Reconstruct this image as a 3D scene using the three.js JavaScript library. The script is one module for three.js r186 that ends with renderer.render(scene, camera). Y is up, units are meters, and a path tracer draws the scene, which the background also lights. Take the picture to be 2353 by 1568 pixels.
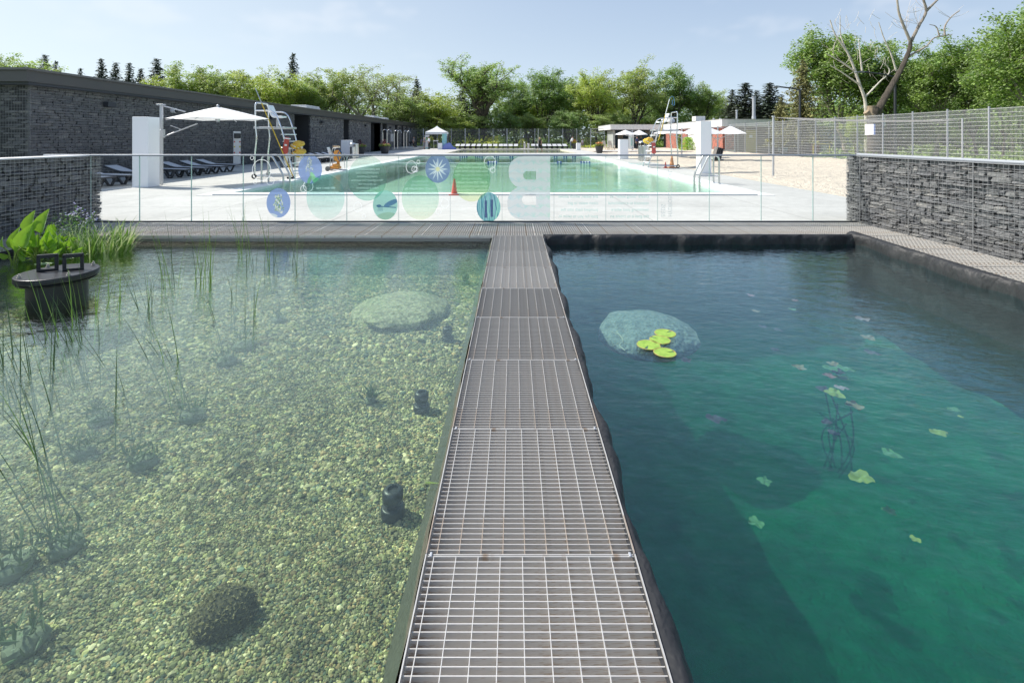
import * as THREE from 'three';
import { mergeGeometries } from 'three/addons/utils/BufferGeometryUtils.js';
import { RoundedBoxGeometry } from 'three/addons/geometries/RoundedBoxGeometry.js';
import { MarchingCubes } from 'three/addons/objects/MarchingCubes.js';

// ---------- camera: level shift lens at eye height ----------
const scene = new THREE.Scene();
const EYE = 1.75, FOC = 1111, VX = 1180, VY = 316, FW = 2352, FH = 1568;
const camera = new THREE.PerspectiveCamera(2 * Math.atan(FH / 2 / FOC) * 180 / Math.PI, FW / FH, 0.05, 1500);
camera.position.set(0, EYE, 0);
camera.lookAt(0, EYE, -10);
camera.setViewOffset(FW, FH, FW / 2 - VX, FH / 2 - VY, FW, FH);

// ---------- sun and sky ----------
const SUN = new THREE.Vector3(-0.86, 1, -0.3).normalize();
const sun = new THREE.DirectionalLight(new THREE.Color(1, 0.955, 0.88), 5);
sun.position.copy(SUN).multiplyScalar(200);
sun.castShadow = true; sun.shadow.radius = 1;
Object.assign(sun.shadow.camera, { left: -90, right: 90, top: 90, bottom: -90, near: 1, far: 500 });
scene.add(sun);
const renderer = new THREE.WebGLRenderer();
renderer.toneMapping = THREE.LinearToneMapping;
renderer.toneMappingExposure = 1.26;
renderer.shadowMap.enabled = true;

// value noise, seeded
let SEED = 7;
const rnd = () => { SEED = (SEED + 0x6d2b79f5) | 0; let t = Math.imul(SEED ^ (SEED >>> 15), 1 | SEED); t = (t + Math.imul(t ^ (t >>> 7), 61 | t)) ^ t; return ((t ^ (t >>> 14)) >>> 0) / 4294967296; };
const rr = (a, b) => a + (b - a) * rnd();
const hash = (x, y, s = 0) => { let h = Math.imul(x, 374761393) ^ Math.imul(y, 668265263) ^ Math.imul(s + 11, 2147483647); h = Math.imul(h ^ (h >>> 13), 1274126177); return ((h ^ (h >>> 16)) >>> 0) / 4294967296; };
function vnoise(x, y, per = 0, s = 0) {   // periodic when per > 0
  const ix = Math.floor(x), iy = Math.floor(y), fx = x - ix, fy = y - iy, u = fx * fx * (3 - 2 * fx), v = fy * fy * (3 - 2 * fy);
  const m = (a) => (per ? ((a % per) + per) % per : a);
  const a = hash(m(ix), m(iy), s), b = hash(m(ix + 1), m(iy), s), c = hash(m(ix), m(iy + 1), s), d = hash(m(ix + 1), m(iy + 1), s);
  return a + (b - a) * u + (c - a) * v + (a - b - c + d) * u * v;
}
function fbm(x, y, per, oct, s = 0) { let a = 0.5, t = 0, n = 0; for (let i = 0; i < oct; i++) { t += a * vnoise(x, y, per, s + i); n += a; x *= 2; y *= 2; per *= 2; a *= 0.55; } return t / n; }

{ // computed sky: pale summer air, whiter towards the sun's side, a few thin clouds
  const W = 1024, Hh = 512, data = new Float32Array(W * Hh * 4);
  for (let r = 0; r < Hh; r++) for (let c = 0; c < W; c++) {
    const up = ((r + 0.5) / Hh - 0.5) * Math.PI, az = ((c + 0.5) / W - 0.5) * 2 * Math.PI;
    const y = Math.sin(up), x = Math.cos(az) * Math.cos(up), z = Math.sin(az) * Math.cos(up);
    const cs = x * SUN.x + y * SUN.y + z * SUN.z, h = Math.max(0, y);
    const haze = Math.exp(-h * 2.6), glow = Math.pow(Math.max(0, cs * 0.5 + 0.5), 5);
    let R = 0.06 + 0.545 * haze + 0.46 * glow, G = 0.16 + 0.565 * haze + 0.45 * glow, B = 0.42 + 0.385 * haze + 0.34 * glow;
    if (y > 0.02) {   // thin fair-weather puffs
      const k = 1.6 / (y + 0.12), px = x * k, pz = z * k;
      const n = fbm(px * 2.1 + 40, pz * 2.1 + 60, 0, 5, 3), big = vnoise(px * 0.55 + 9, pz * 0.55 + 4, 0, 8);
      const m = THREE.MathUtils.smoothstep(n * 0.72 + big * 0.28, 0.6, 0.76) * 0.34 * THREE.MathUtils.smoothstep(y, 0.1, 0.3);
      R += (0.86 - R) * m; G += (0.87 - G) * m; B += (0.9 - B) * m;
    }
    const o = (r * W + c) * 4; data[o] = R; data[o + 1] = G; data[o + 2] = B; data[o + 3] = 1;
  }
  const t = new THREE.DataTexture(data, W, Hh, THREE.RGBAFormat, THREE.FloatType);
  t.mapping = THREE.EquirectangularReflectionMapping; t.magFilter = THREE.LinearFilter; t.needsUpdate = true;
  scene.background = t; scene.environment = t;
}

// ---------- helpers ----------
const V = (x, y, z) => new THREE.Vector3(x, y, z);
const at = (px, py, d) => V((px - VX) * d / FOC, EYE - (py - VY) * d / FOC, -d);          // a point at a given distance ahead
const onto = (px, py, level = 0) => at(px, py, FOC * (EYE - level) / (py - VY));           // a point on a level surface
const used = new Map();
function uniq(n) { const k = used.get(n) || 0; used.set(n, k + 1); return k ? n + '_' + String(k).padStart(3, '0') : n; }
function sh(o) { o.castShadow = true; o.receiveShadow = true; return o; }
function thing(name, label, category, pos = [0, 0, 0], turn = 0, group) {
  const o = new THREE.Group(); o.name = uniq(name); scene.add(o); o.position.set(...pos); o.rotation.y = turn;
  o.userData = { label, category }; if (group) o.userData.group = group; return o;
}
function tag(o, label, category, group) { o.userData = { label, category }; if (group) o.userData.group = group; return o; }
const structure = (o) => { o.userData.kind = 'structure'; return o; };
const stuff = (o) => { o.userData.kind = 'stuff'; return o; };
function part(name, geo, mat, parent = scene) {
  const g = Array.isArray(geo) ? merge(geo) : geo, m = sh(new THREE.Mesh(g, mat));
  m.name = parent === scene ? uniq(name) : name; parent.add(m); return m;
}
function copy(root, pos, turn, label, group) {
  const c = root.clone(); c.name = uniq(root.name.replace(/_\d{3}$/, '')); c.userData = { ...root.userData };
  if (label) c.userData.label = label; if (group) c.userData.group = group;
  c.position.set(...pos); c.rotation.y = turn; scene.add(c); return c;
}
function merge(list) {
  return mergeGeometries(list.map((g) => {
    let n = g.index ? g.toNonIndexed() : g;
    for (const k of Object.keys(n.attributes)) if (!['position', 'normal', 'uv', 'color'].includes(k)) n.deleteAttribute(k);
    if (!n.attributes.normal) n.computeVertexNormals();
    if (!n.attributes.uv) n.setAttribute('uv', new THREE.BufferAttribute(new Float32Array(n.attributes.position.count * 2), 2));
    return n;
  }));
}
function boxuv(g, s = 1) {   // uv in metres from the face's main axis
  if (g.index) g = g.toNonIndexed(); if (!g.attributes.normal) g.computeVertexNormals();
  const p = g.attributes.position, n = g.attributes.normal, uv = new Float32Array(p.count * 2);
  for (let i = 0; i < p.count; i++) {
    const ax = Math.abs(n.getX(i)), ay = Math.abs(n.getY(i)), az = Math.abs(n.getZ(i)), x = p.getX(i), y = p.getY(i), z = p.getZ(i);
    const [u, v] = ay >= ax && ay >= az ? [x, z] : ax >= az ? [z, y] : [x, y];
    uv[i * 2] = u / s; uv[i * 2 + 1] = v / s;
  }
  g.setAttribute('uv', new THREE.BufferAttribute(uv, 2)); return g;
}
const box = (w, h, d, x = 0, y = 0, z = 0, rx = 0, ry = 0, rz = 0) => { let g = boxuv(new THREE.BoxGeometry(w, h, d)); if (rx) g.rotateX(rx); if (rz) g.rotateZ(rz); if (ry) g.rotateY(ry); return g.translate(x, y, z); };
const span = (x0, x1, y0, y1, z0, z1) => boxuv(new THREE.BoxGeometry(x1 - x0, y1 - y0, z1 - z0).translate((x0 + x1) / 2, (y0 + y1) / 2, (z0 + z1) / 2));
const rbox = (w, h, d, r, x = 0, y = 0, z = 0) => boxuv(new RoundedBoxGeometry(w, h, d, 2, r).translate(x, y, z));
const cyl = (r0, r1, h, seg, x = 0, y = 0, z = 0, open = false) => new THREE.CylinderGeometry(r1, r0, h, seg, 1, open).translate(x, y + h / 2, z);
function rod(a, b, r0, r1 = r0, seg = 6) {
  const d = b.clone().sub(a), g = new THREE.CylinderGeometry(r1, r0, d.length(), seg);
  g.applyQuaternion(new THREE.Quaternion().setFromUnitVectors(V(0, 1, 0), d.clone().normalize()));
  return g.translate((a.x + b.x) / 2, (a.y + b.y) / 2, (a.z + b.z) / 2);
}
function bar(a, b, w, h) {   // square section from a to b
  const d = b.clone().sub(a), g = new THREE.BoxGeometry(w, h, d.length()), m = new THREE.Matrix4().lookAt(a, b, Math.abs(d.y) > 0.98 * d.length() ? V(1, 0, 0) : V(0, 1, 0));
  return g.applyMatrix4(m).translate((a.x + b.x) / 2, (a.y + b.y) / 2, (a.z + b.z) / 2);
}
const P = (a) => V(a[0], a[1], a[2]);
const tube = (pts, r, seg = 24, rs = 6, closed = false, tension = 0.5) => new THREE.TubeGeometry(new THREE.CatmullRomCurve3(pts.map((p) => (p.isVector3 ? p : P(p))), closed, 'catmullrom', tension), seg, r, rs, closed);
function bent(pts, r, rad, rs = 8) {   // straight runs with rounded corners
  const q = pts.map((p) => (p.isVector3 ? p : P(p))), path = new THREE.CurvePath(); let from = q[0];
  for (let i = 1; i < q.length - 1; i++) {
    const a = q[i].clone().add(q[i - 1].clone().sub(q[i]).setLength(Math.min(rad, q[i].distanceTo(q[i - 1]) * 0.5)));
    const b = q[i].clone().add(q[i + 1].clone().sub(q[i]).setLength(Math.min(rad, q[i].distanceTo(q[i + 1]) * 0.5)));
    path.add(new THREE.LineCurve3(from, a)); path.add(new THREE.QuadraticBezierCurve3(a, q[i], b)); from = b;
  }
  path.add(new THREE.LineCurve3(from, q[q.length - 1]));
  return new THREE.TubeGeometry(path, q.length * 12, r, rs);
}
const lathe = (prof, seg = 24) => new THREE.LatheGeometry(prof.map(([r, y]) => new THREE.Vector2(r, y)), seg);
function sheet(pts, level, hole) {   // level polygon, pts as [x, z]
  const s = new THREE.Shape(pts.map(([x, z]) => new THREE.Vector2(x, -z)));
  for (const h of hole || []) s.holes.push(new THREE.Path(h.map(([x, z]) => new THREE.Vector2(x, -z))));
  const g = new THREE.ShapeGeometry(s); g.rotateX(-Math.PI / 2); g.translate(0, level, 0);
  const p = g.attributes.position, uv = g.attributes.uv; for (let i = 0; i < p.count; i++) uv.setXY(i, p.getX(i), p.getZ(i));
  return g;
}
const rect = (x0, x1, z0, z1) => [[x0, z0], [x1, z0], [x1, z1], [x0, z1]];
function colored(g, c) { const n = g.attributes.position.count, a = new Float32Array(n * 3); for (let i = 0; i < n; i++) { a[i * 3] = c[0]; a[i * 3 + 1] = c[1]; a[i * 3 + 2] = c[2]; } g.setAttribute('color', new THREE.BufferAttribute(a, 3)); return g; }

// ---------- textures ----------
function tex(n, f, { srgb = false, rep = 1, chan = 3 } = {}) {
  const d = new Uint8Array(n * n * 4);
  for (let y = 0; y < n; y++) for (let x = 0; x < n; x++) { const v = f(x / n, y / n), o = (y * n + x) * 4; for (let c = 0; c < 3; c++) d[o + c] = Math.max(0, Math.min(255, 255 * (typeof v === 'number' ? v : v[c]))); d[o + 3] = 255; }
  const t = new THREE.DataTexture(d, n, n); t.magFilter = THREE.LinearFilter; t.wrapS = t.wrapT = THREE.RepeatWrapping; t.repeat.set(1 / rep, 1 / rep); t.needsUpdate = true;
  if (srgb) t.colorSpace = THREE.SRGBColorSpace; return t;
}
const again = (t, rep) => { const c = t.clone(); c.repeat.set(1 / rep, 1 / rep); c.needsUpdate = true; return c; };
const grainT = tex(512, (u, v) => 0.72 + 0.28 * (0.6 * fbm(u * 8, v * 8, 8, 5, 1) + 0.4 * hash(Math.floor(u * 512), Math.floor(v * 512), 5)), { rep: 3 });
const patchT = tex(512, (u, v) => { const a = fbm(u * 5, v * 5, 5, 6, 21), b = fbm(u * 40, v * 40, 40, 3, 31); const k = 0.8 + 0.24 * (a - 0.5) + 0.16 * (b - 0.5); return [k, k * 0.995, k * 0.985]; }, { rep: 5 });
const lumpT = tex(512, (u, v) => 0.6 * fbm(u * 12, v * 12, 12, 5, 41) + 0.4 * fbm(u * 64, v * 64, 64, 2, 44), { rep: 1.6 });
const rippleT = tex(1024, (u, v) => 0.62 * fbm(u * 14, v * 28, 14, 3, 52) + 0.38 * fbm(u * 36, v * 72, 36, 3, 55), { rep: 2.6 });   // wind ripples, longer across
const streakT = tex(512, (u, v) => { const a = fbm(u * 3, v * 60, 3, 4, 61), b = fbm(u * 10, v * 10, 10, 4, 63); const k = 0.62 + 0.3 * a + 0.2 * (b - 0.4); return [k, k, k]; }, { rep: 0.5 });
const stainT = tex(1024, (u, v) => { const a = fbm(u * 4, v * 64, 4, 4, 161), b = fbm(u * 6, v * 6, 6, 5, 163), c = fbm(u * 40, v * 20, 20, 3, 166), k = 0.7 + 0.26 * a + 0.12 * (b - 0.5), r = THREE.MathUtils.smoothstep(b * 0.6 + c * 0.4, 0.56, 0.66); return [k * (1 - 0.3 * r), k * (1 - 0.42 * r), k * (1 - 0.52 * r)]; }, { rep: 1.1 });   // brushed steel with rust blooms
const barkT = tex(256, (u, v) => { const a = fbm(u * 24, v * 6, 6, 4, 71), k = 0.45 + 0.75 * (a - 0.2); return [k, k * 0.97, k * 0.92]; }, { rep: 1 });

// ---------- materials ----------
function mk(o, phys) { const { c, ...rest } = o; const m = phys ? new THREE.MeshPhysicalMaterial({ roughness: 0.8, ...rest }) : new THREE.MeshStandardMaterial({ roughness: 0.8, ...rest }); if (c) m.color.setRGB(...c); return m; }
const mat = {
  concrete: mk({ c: [0.61, 0.595, 0.565], map: patchT, roughness: 0.85, bumpMap: lumpT, bumpScale: 0.003 }),
  coping: mk({ c: [0.84, 0.84, 0.83], map: grainT, roughness: 0.7 }),
  sand: mk({ c: [0.8, 0.69, 0.56], map: grainT, roughness: 1, bumpMap: again(lumpT, 2.3), bumpScale: 0.16 }),
  grass: mk({ c: [0.13, 0.2, 0.05], map: again(patchT, 2.2), roughness: 1, bumpMap: lumpT, bumpScale: 0.06 }),
  white: mk({ c: [0.86, 0.86, 0.87], roughness: 0.5 }),
  whiteFabric: mk({ c: [0.82, 0.82, 0.82], roughness: 0.9, transmission: 0.25, thickness: 0 }, true),
  steel: mk({ c: [0.62, 0.61, 0.59], metalness: 1, roughness: 0.32, roughnessMap: null }),
  grating: mk({ c: [0.72, 0.69, 0.645], metalness: 0.38, roughness: 0.4, map: stainT }),
  galv: mk({ c: [0.5, 0.51, 0.53], metalness: 0.6, roughness: 0.5 }),
  fencePaint: mk({ c: [0.36, 0.38, 0.41], metalness: 0.3, roughness: 0.5 }),
  wire: mk({ c: [0.4, 0.4, 0.4], metalness: 0.7, roughness: 0.5 }),
  darkWire: mk({ c: [0.2, 0.205, 0.215], metalness: 0.6, roughness: 0.5 }),
  chrome: mk({ c: [0.78, 0.78, 0.78], metalness: 1, roughness: 0.14 }),
  darkMetal: mk({ c: [0.05, 0.055, 0.06], metalness: 0.4, roughness: 0.45 }),
  fascia: mk({ c: [0.085, 0.082, 0.08], metalness: 0.3, roughness: 0.45 }),
  darkPanel: mk({ c: [0.035, 0.04, 0.048], roughness: 0.6 }),
  blackPlastic: mk({ c: [0.02, 0.021, 0.024], roughness: 0.42, map: grainT }),
  liner: mk({ c: [0.022, 0.023, 0.024], roughness: 0.72, map: grainT, bumpMap: lumpT, bumpScale: 0.01 }),
  frame: mk({ c: [0.045, 0.048, 0.055], roughness: 0.5 }),
  bark: mk({ c: [0.135, 0.115, 0.095], map: barkT, roughness: 1, bumpMap: barkT, bumpScale: 0.03 }),
  barkPale: mk({ c: [0.42, 0.37, 0.32], map: barkT, roughness: 1, bumpMap: barkT, bumpScale: 0.03 }),
  barkDark: mk({ c: [0.09, 0.075, 0.06], map: barkT, roughness: 1 }),
  glass: mk({ c: [0.955, 0.985, 0.975], transmission: 1, thickness: 0, roughness: 0.02, ior: 1.5 }, true),
  glassEdge: mk({ c: [0.55, 0.72, 0.68], roughness: 0.15, transmission: 0.35, thickness: 0 }, true),
};

// ================= setting =================
const XL = -8.8, XR = 7.1, DG = 10.0, DE = 8.64, WATER = -0.14;          // gabion walls, glass, front edge of the cross walkway, water level
const WL = -0.367, WR = 0.507;                                            // sides of the main walkway
const POOL = rect(-8.8, 7.05, -50, -15.07), WADE = rect(-7.6, 6.9, -72, -55);
structure(part('ground', sheet([[-700, 300], [700, 300], [700, -900], [-700, -900]], -0.06, [rect(-17, 23, -79, 8)]), mat.grass));
{ // concrete deck poured in slabs with open joints over a sub-base
  const deck = new THREE.Group(); deck.name = 'pool_deck'; scene.add(deck); structure(deck);
  part('sub_base', sheet(rect(-17.4, 9.72, -79.5, -9.9), -0.035, [rect(-9.1, 7.3, -50.3, -14.8), rect(-7.75, 7.05, -72.15, -54.9)]), mk({ c: [0.2, 0.195, 0.185], map: patchT }), deck);
  const tones = [1, 0.965, 1.03, 0.985].map((k) => { const m = mat.concrete.clone(); m.color.multiplyScalar(k); return m; });
  const field = (x0, x1, z0, z1, nx, nz) => { for (let i = 0; i < nx; i++) for (let j = 0; j < nz; j++) part('deck_slab', sheet(rect(x0 + (x1 - x0) * i / nx + 0.005, x0 + (x1 - x0) * (i + 1) / nx - 0.005, z0 + (z1 - z0) * j / nz + 0.005, z0 + (z1 - z0) * (j + 1) / nz - 0.005), 0), tones[Math.floor(rnd() * 4)], deck); };
  field(-17.4, 9.72, -14.65, -9.9, 8, 2); field(-17.4, -9.61, -54.8, -14.65, 2, 11); field(7.91, 9.72, -54.8, -14.65, 1, 14); field(-9.61, 7.91, -54.8, -50.41, 5, 1); field(-17.4, -7.81, -72.2, -54.8, 3, 5); field(7.11, 9.72, -72.2, -54.8, 1, 5); field(-17.4, 9.72, -79.5, -72.2, 7, 2);
}
{ // sand beach, raked and trodden
  const g = new THREE.PlaneGeometry(13.4, 70, 110, 380); g.rotateX(-Math.PI / 2); g.translate(16.4, 0, -44.6);
  const p = g.attributes.position, uv = g.attributes.uv;
  for (let i = 0; i < p.count; i++) {
    const x = p.getX(i), z = p.getZ(i), e = THREE.MathUtils.smoothstep(x, 9.7, 11.2);
    p.setY(i, 0.012 + e * (0.16 * fbm(x * 0.5, z * 0.5, 0, 3, 91) - 0.03 + 0.05 * vnoise(x * 2.3, z * 2.3, 0, 95)) + 0.16 * THREE.MathUtils.smoothstep(x, 19, 22.8)); uv.setXY(i, x, z);
  }
  g.computeVertexNormals(); structure(part('sand_beach', g, mat.sand));
  structure(part('path', sheet([[9.73, -56.5], [23, -55.5], [23, -60], [9.73, -61]], 0.17), mat.concrete));
}
{ // main pool
  const wall = mk({ c: [0.4, 0.58, 0.5], map: grainT, roughness: 0.6 });
  const basin = new THREE.Group(); basin.name = 'pool_basin'; scene.add(basin); structure(basin);
  part('pool_floor', sheet(rect(-9, 7.3, -50.2, -14.9), -1.05), mk({ c: [0.58, 0.76, 0.62], map: again(patchT, 4), roughness: 0.9 }), basin);
  part('pool_side', [span(-9.0, -8.8, -1.1, -0.02, -50, -15.07), span(7.05, 7.25, -1.1, -0.02, -50, -15.07), span(-9, 7.25, -1.1, -0.02, -50.2, -50), span(-9, 7.25, -1.1, -0.02, -15.07, -14.87)], wall, basin);
  const cp = new THREE.Group(); cp.name = 'pool_coping'; scene.add(cp); structure(cp);
  const slab = (x0, x1, z0, z1, along) => { const n = Math.round((along === 'x' ? x1 - x0 : z1 - z0) / 1.2); for (let i = 0; i < n; i++) { const a = i / n, b = (i + 1) / n; part('coping_slab', along === 'x' ? span(x0 + (x1 - x0) * a + 0.004, x0 + (x1 - x0) * b - 0.004, -0.05, 0.045, z0, z1) : span(x0, x1, -0.05, 0.045, z0 + (z1 - z0) * a + 0.004, z0 + (z1 - z0) * b - 0.004), mat.coping, cp); } };
  slab(-9.15, 7.4, -15.07, -14.66, 'x'); slab(-9.15, 7.4, -50.4, -50, 'x'); slab(-9.15, -8.77, -50, -15.07, 'z'); slab(7.02, 7.4, -50, -15.07, 'z');
  part('gutter', [span(-9.6, -9.16, -0.04, 0.012, -50.4, -14.6), span(7.41, 7.9, -0.04, 0.012, -50.4, -14.6)], mk({ c: [0.8, 0.8, 0.79], map: grainT }), cp);
  structure(part('pool_water', sheet(rect(-8.85, 7.1, -50.1, -15.0), -0.045), mk({ c: [0.76, 0.93, 0.85], transmission: 1, thickness: 0, roughness: 0.03, ior: 1.4, bumpMap: again(rippleT, 4), bumpScale: 0.012 }, true)));
  const wb = new THREE.Group(); wb.name = 'wading_basin'; scene.add(wb); structure(wb);
  part('pool_floor', sheet(rect(-7.7, 7, -72.1, -54.9), -0.3), mk({ c: [0.5, 0.47, 0.36], map: patchT }), wb);
  part('pool_side', [span(-7.8, -7.6, -0.32, 0.03, -72, -55), span(6.9, 7.1, -0.32, 0.03, -72, -55), span(-7.8, 7.1, -0.32, 0.03, -72.2, -72), span(-7.8, 7.1, -0.32, 0.03, -55, -54.8)], mk({ c: [0.6, 0.56, 0.45] }), wb);
  structure(part('wading_water', sheet(rect(-7.6, 6.9, -72, -55), -0.04), mk({ c: [0.86, 0.93, 0.88], transmission: 1, thickness: 0, roughness: 0.02, ior: 1.33, bumpMap: again(rippleT, 5), bumpScale: 0.02 }, true)));
}

// ---------- planted ponds ----------
const LFLOOR = -0.66, RFLOOR = -2.1;
const gravelT = tex(1024, (u, v) => {   // pebbles seen from above
  const N = 52, x = u * N, y = v * N, ix = Math.floor(x), iy = Math.floor(y); let d1 = 9, d2 = 9, id = 0;
  for (let j = -1; j < 2; j++) for (let i = -1; i < 2; i++) { const cx = (ix + i + N) % N, cy = (iy + j + N) % N, dx = ix + i + hash(cx, cy, 1) - x, dy = iy + j + hash(cx, cy, 2) - y, d = Math.hypot(dx, dy); if (d < d1) { d2 = d1; d1 = d; id = hash(cx, cy, 3); } else if (d < d2) d2 = d; }
  const k = (0.35 + 0.65 * id) * (d2 - d1 < 0.1 ? 0.55 : 1); return [k, k * (0.93 + 0.1 * hash(ix, iy, 9)), k * 0.75];
}, { rep: 1.7 });
{
  const basin = new THREE.Group(); basin.name = 'pond_basin'; scene.add(basin); structure(basin);
  part('gravel_bed', sheet(rect(XL, -0.5, -9.95, 4), LFLOOR), mk({ c: [0.2, 0.22, 0.15], map: gravelT, roughness: 1, bumpMap: gravelT, bumpScale: 0.02 }), basin);
  for (const w of [span(XL, XR, -2.3, -0.03, -10.3, -9.95), span(XL - 0.1, XR + 0.1, -2.3, 0, 4, 4.3)]) part('retaining_wall', w, mk({ c: [0.06, 0.06, 0.058], map: patchT }), basin);
  // liner that slopes from under the walkway to the gravel, and the wall of the deep pond
  const sl = new THREE.PlaneGeometry(14, 0.75, 260, 10), p = sl.attributes.position, uv = sl.attributes.uv;
  for (let i = 0; i < p.count; i++) {
    const d = -4 + p.getX(i) + 7, k = (0.375 - p.getY(i)) / 0.75, w = 0.025 * fbm(d * 2.2, k * 3, 0, 3, 14) + 0.012 * vnoise(d * 9, k * 8, 0, 17);
    p.setXYZ(i, WL + 0.005 - 0.205 * k - w, -0.035 + (LFLOOR + 0.03) * k, -d); uv.setXY(i, d, k * 0.7);
  }
  sl.computeVertexNormals();
  part('liner_slope', sl, mk({ c: [0.085, 0.082, 0.055], map: again(streakT, 0.9), roughness: 0.9, side: THREE.DoubleSide, bumpMap: lumpT, bumpScale: 0.03 }), basin);
  part('divider_wall', [span(WL + 0.03, WR - 0.02, -2.4, -0.14, -9.95, 4)], mat.liner, basin);
  part('divider_top', span(WL + 0.02, WR - 0.015, -0.14, -0.078, -9.9, 4), mk({ c: [0.48, 0.47, 0.455], map: grainT }), basin);
  part('side_liner', span(XL, XL + 0.7, -2.3, -0.1, -9.95, 4), mat.liner, basin);
  for (const w of [span(6.22, 6.5, -2.4, -0.06, -9.95, 4), span(WR, 6.3, -2.4, -0.2, -9.6, -9.3)]) part('deep_liner', w, mat.liner, basin);
  // floor of the deep pond: silt and algae over uneven boulders
  const g = new THREE.PlaneGeometry(5.9, 13.6, 116, 260); g.rotateX(-Math.PI / 2); g.translate(3.36, 0, -2.9);
  const q = g.attributes.position, u2 = g.attributes.uv;
  for (let i = 0; i < q.count; i++) { const x = q.getX(i), z = q.getZ(i); q.setY(i, RFLOOR + 0.3 * THREE.MathUtils.smoothstep(x, 3.6, 6.6) + 0.2 * THREE.MathUtils.smoothstep(-z, 6.2, 9.8) + 0.3 * fbm(x * 0.8, z * 0.8, 0, 4, 23) - 0.1 + 0.1 * fbm(x * 3, z * 3, 0, 3, 26)); u2.setXY(i, x, z); }
  g.computeVertexNormals();
  const silt = tex(512, (u, v) => { const a = fbm(u * 5, v * 5, 5, 5, 81), b = fbm(u * 22, v * 22, 22, 4, 85), k = 0.55 + 0.5 * (a - 0.5) + 0.5 * (b - 0.5); return [k * (0.75 + 0.4 * a), k, k * (0.9 - 0.3 * a)]; }, { rep: 3.4 });
  part('silt_bed', g, mk({ c: [0.84, 0.88, 0.56], map: silt, roughness: 1, bumpMap: lumpT, bumpScale: 0.05 }), basin);
}
const ripple = { transmission: 1, thickness: 0, roughness: 0.02, ior: 1.5, bumpMap: rippleT };
structure(part('pond_water', sheet(rect(XL, WL + 0.02, -9.94, 4), WATER), mk({ ...ripple, c: [0.86, 0.98, 0.89], ior: 1.34, bumpScale: 0.009 }, true)));
const filmT = again(rippleT, 3.7); filmT.rotation = 0.5;
const film1 = mk({ ...ripple, c: [1, 1, 1], ior: 1.33, bumpMap: filmT, bumpScale: 0.012 }, true);
for (const y of [0.016, 0.032]) part('surface_film', sheet(rect(XL, WL + 0.01, -9.93, 4), WATER - y), film1, scene.getObjectByName('pond_water'));
{
  const w = part('pond_water', sheet(rect(WR - 0.02, 6.3, -9.6, 4), WATER), mk({ ...ripple, c: [0.68, 0.92, 0.95], ior: 1.36, bumpScale: 0.008 }, true)); structure(w);
  const murk = mk({ c: [0.43, 0.77, 0.735], transmission: 1, thickness: 0, roughness: 0.39, ior: 1.0 }, true);
  for (const y of [0.016, 0.032]) part('surface_film', sheet(rect(WR - 0.02, 6.3, -9.6, 4), WATER - y), film1, w);
  for (const y of [-0.85, -1.25, -1.65]) part('suspended_silt', sheet(rect(WR, 6.2, -9.25, 4), y), murk, w);
}
{ // loose gravel on the shallow bed
  const geos = [0, 1, 2].map((k) => { const g = new THREE.IcosahedronGeometry(1, 0), p = g.attributes.position; for (let i = 0; i < p.count; i++) { const a = 0.8 + 0.4 * hash(Math.round(p.getX(i) * 50), Math.round(p.getY(i) * 50 + p.getZ(i) * 91), k); p.setXYZ(i, p.getX(i) * a, p.getY(i) * a * 0.62, p.getZ(i) * a); } g.deleteAttribute('normal'); return toFlat(g); });
  const tint = [[0.75, 0.67, 0.4], [0.55, 0.52, 0.26], [0.6, 0.57, 0.38], [0.26, 0.28, 0.15], [0.88, 0.8, 0.58], [0.38, 0.4, 0.21], [0.2, 0.27, 0.23], [0.62, 0.46, 0.27], [0.5, 0.52, 0.3]];
  const spots = [[], [], []];
  for (let d = 1.3; d < 9.7;) {
    const step = d < 3.2 ? 0.0115 : d < 5.2 ? 0.0165 : 0.027, x0 = Math.max(XL, -1.09 * (d + 0.3));
    for (let x = x0; x < -0.46; x += step) { const r = step * rr(0.42, 0.95) * (rnd() < 0.03 ? 1.8 : 1); spots[Math.floor(rnd() * 3)].push([x + rr(-0.5, 0.5) * step, LFLOOR + r * 0.25, -d + rr(-0.5, 0.5) * step, r]); }
    d += step;
  }
  const g0 = new THREE.Group(); g0.name = 'gravel'; scene.add(g0); stuff(tag(g0, 'rounded pale gravel on the bed of the shallow pond', 'gravel'));
  const m = new THREE.Matrix4(), e = new THREE.Euler(), qn = new THREE.Quaternion(), col = new THREE.Color();
  spots.forEach((list, k) => {
    const im = new THREE.InstancedMesh(geos[k], mk({ c: [1, 1, 1], roughness: 0.9 }), list.length); im.name = 'pebbles'; sh(im);
    list.forEach(([x, y, z, r], i) => { e.set(rr(-0.5, 0.5), rr(0, 6.28), rr(-0.5, 0.5)); m.compose(V(x, y, z), qn.setFromEuler(e), V(r * rr(0.8, 1.4), r, r * rr(0.8, 1.2))); im.setMatrixAt(i, m); const t = tint[Math.floor(rnd() * tint.length)], b = rr(0.35, 1.25) * (0.6 + 0.8 * Math.pow(vnoise(x * 18, z * 18, 0, 72), 1.3) + 0.75 * (fbm(x * 1.6 + 20, z * 1.6 + 20, 0, 3, 73) - 0.5)) + (rnd() < 0.05 ? 0.8 : 0); im.setColorAt(i, col.setRGB(t[0] * b * 0.56, t[1] * b * 0.54, t[2] * b * 0.44)); });
    stuff(im); g0.add(im);
  });
}
function toFlat(g) { const n = g.index ? g.toNonIndexed() : g; n.computeVertexNormals(); return n; }

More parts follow.
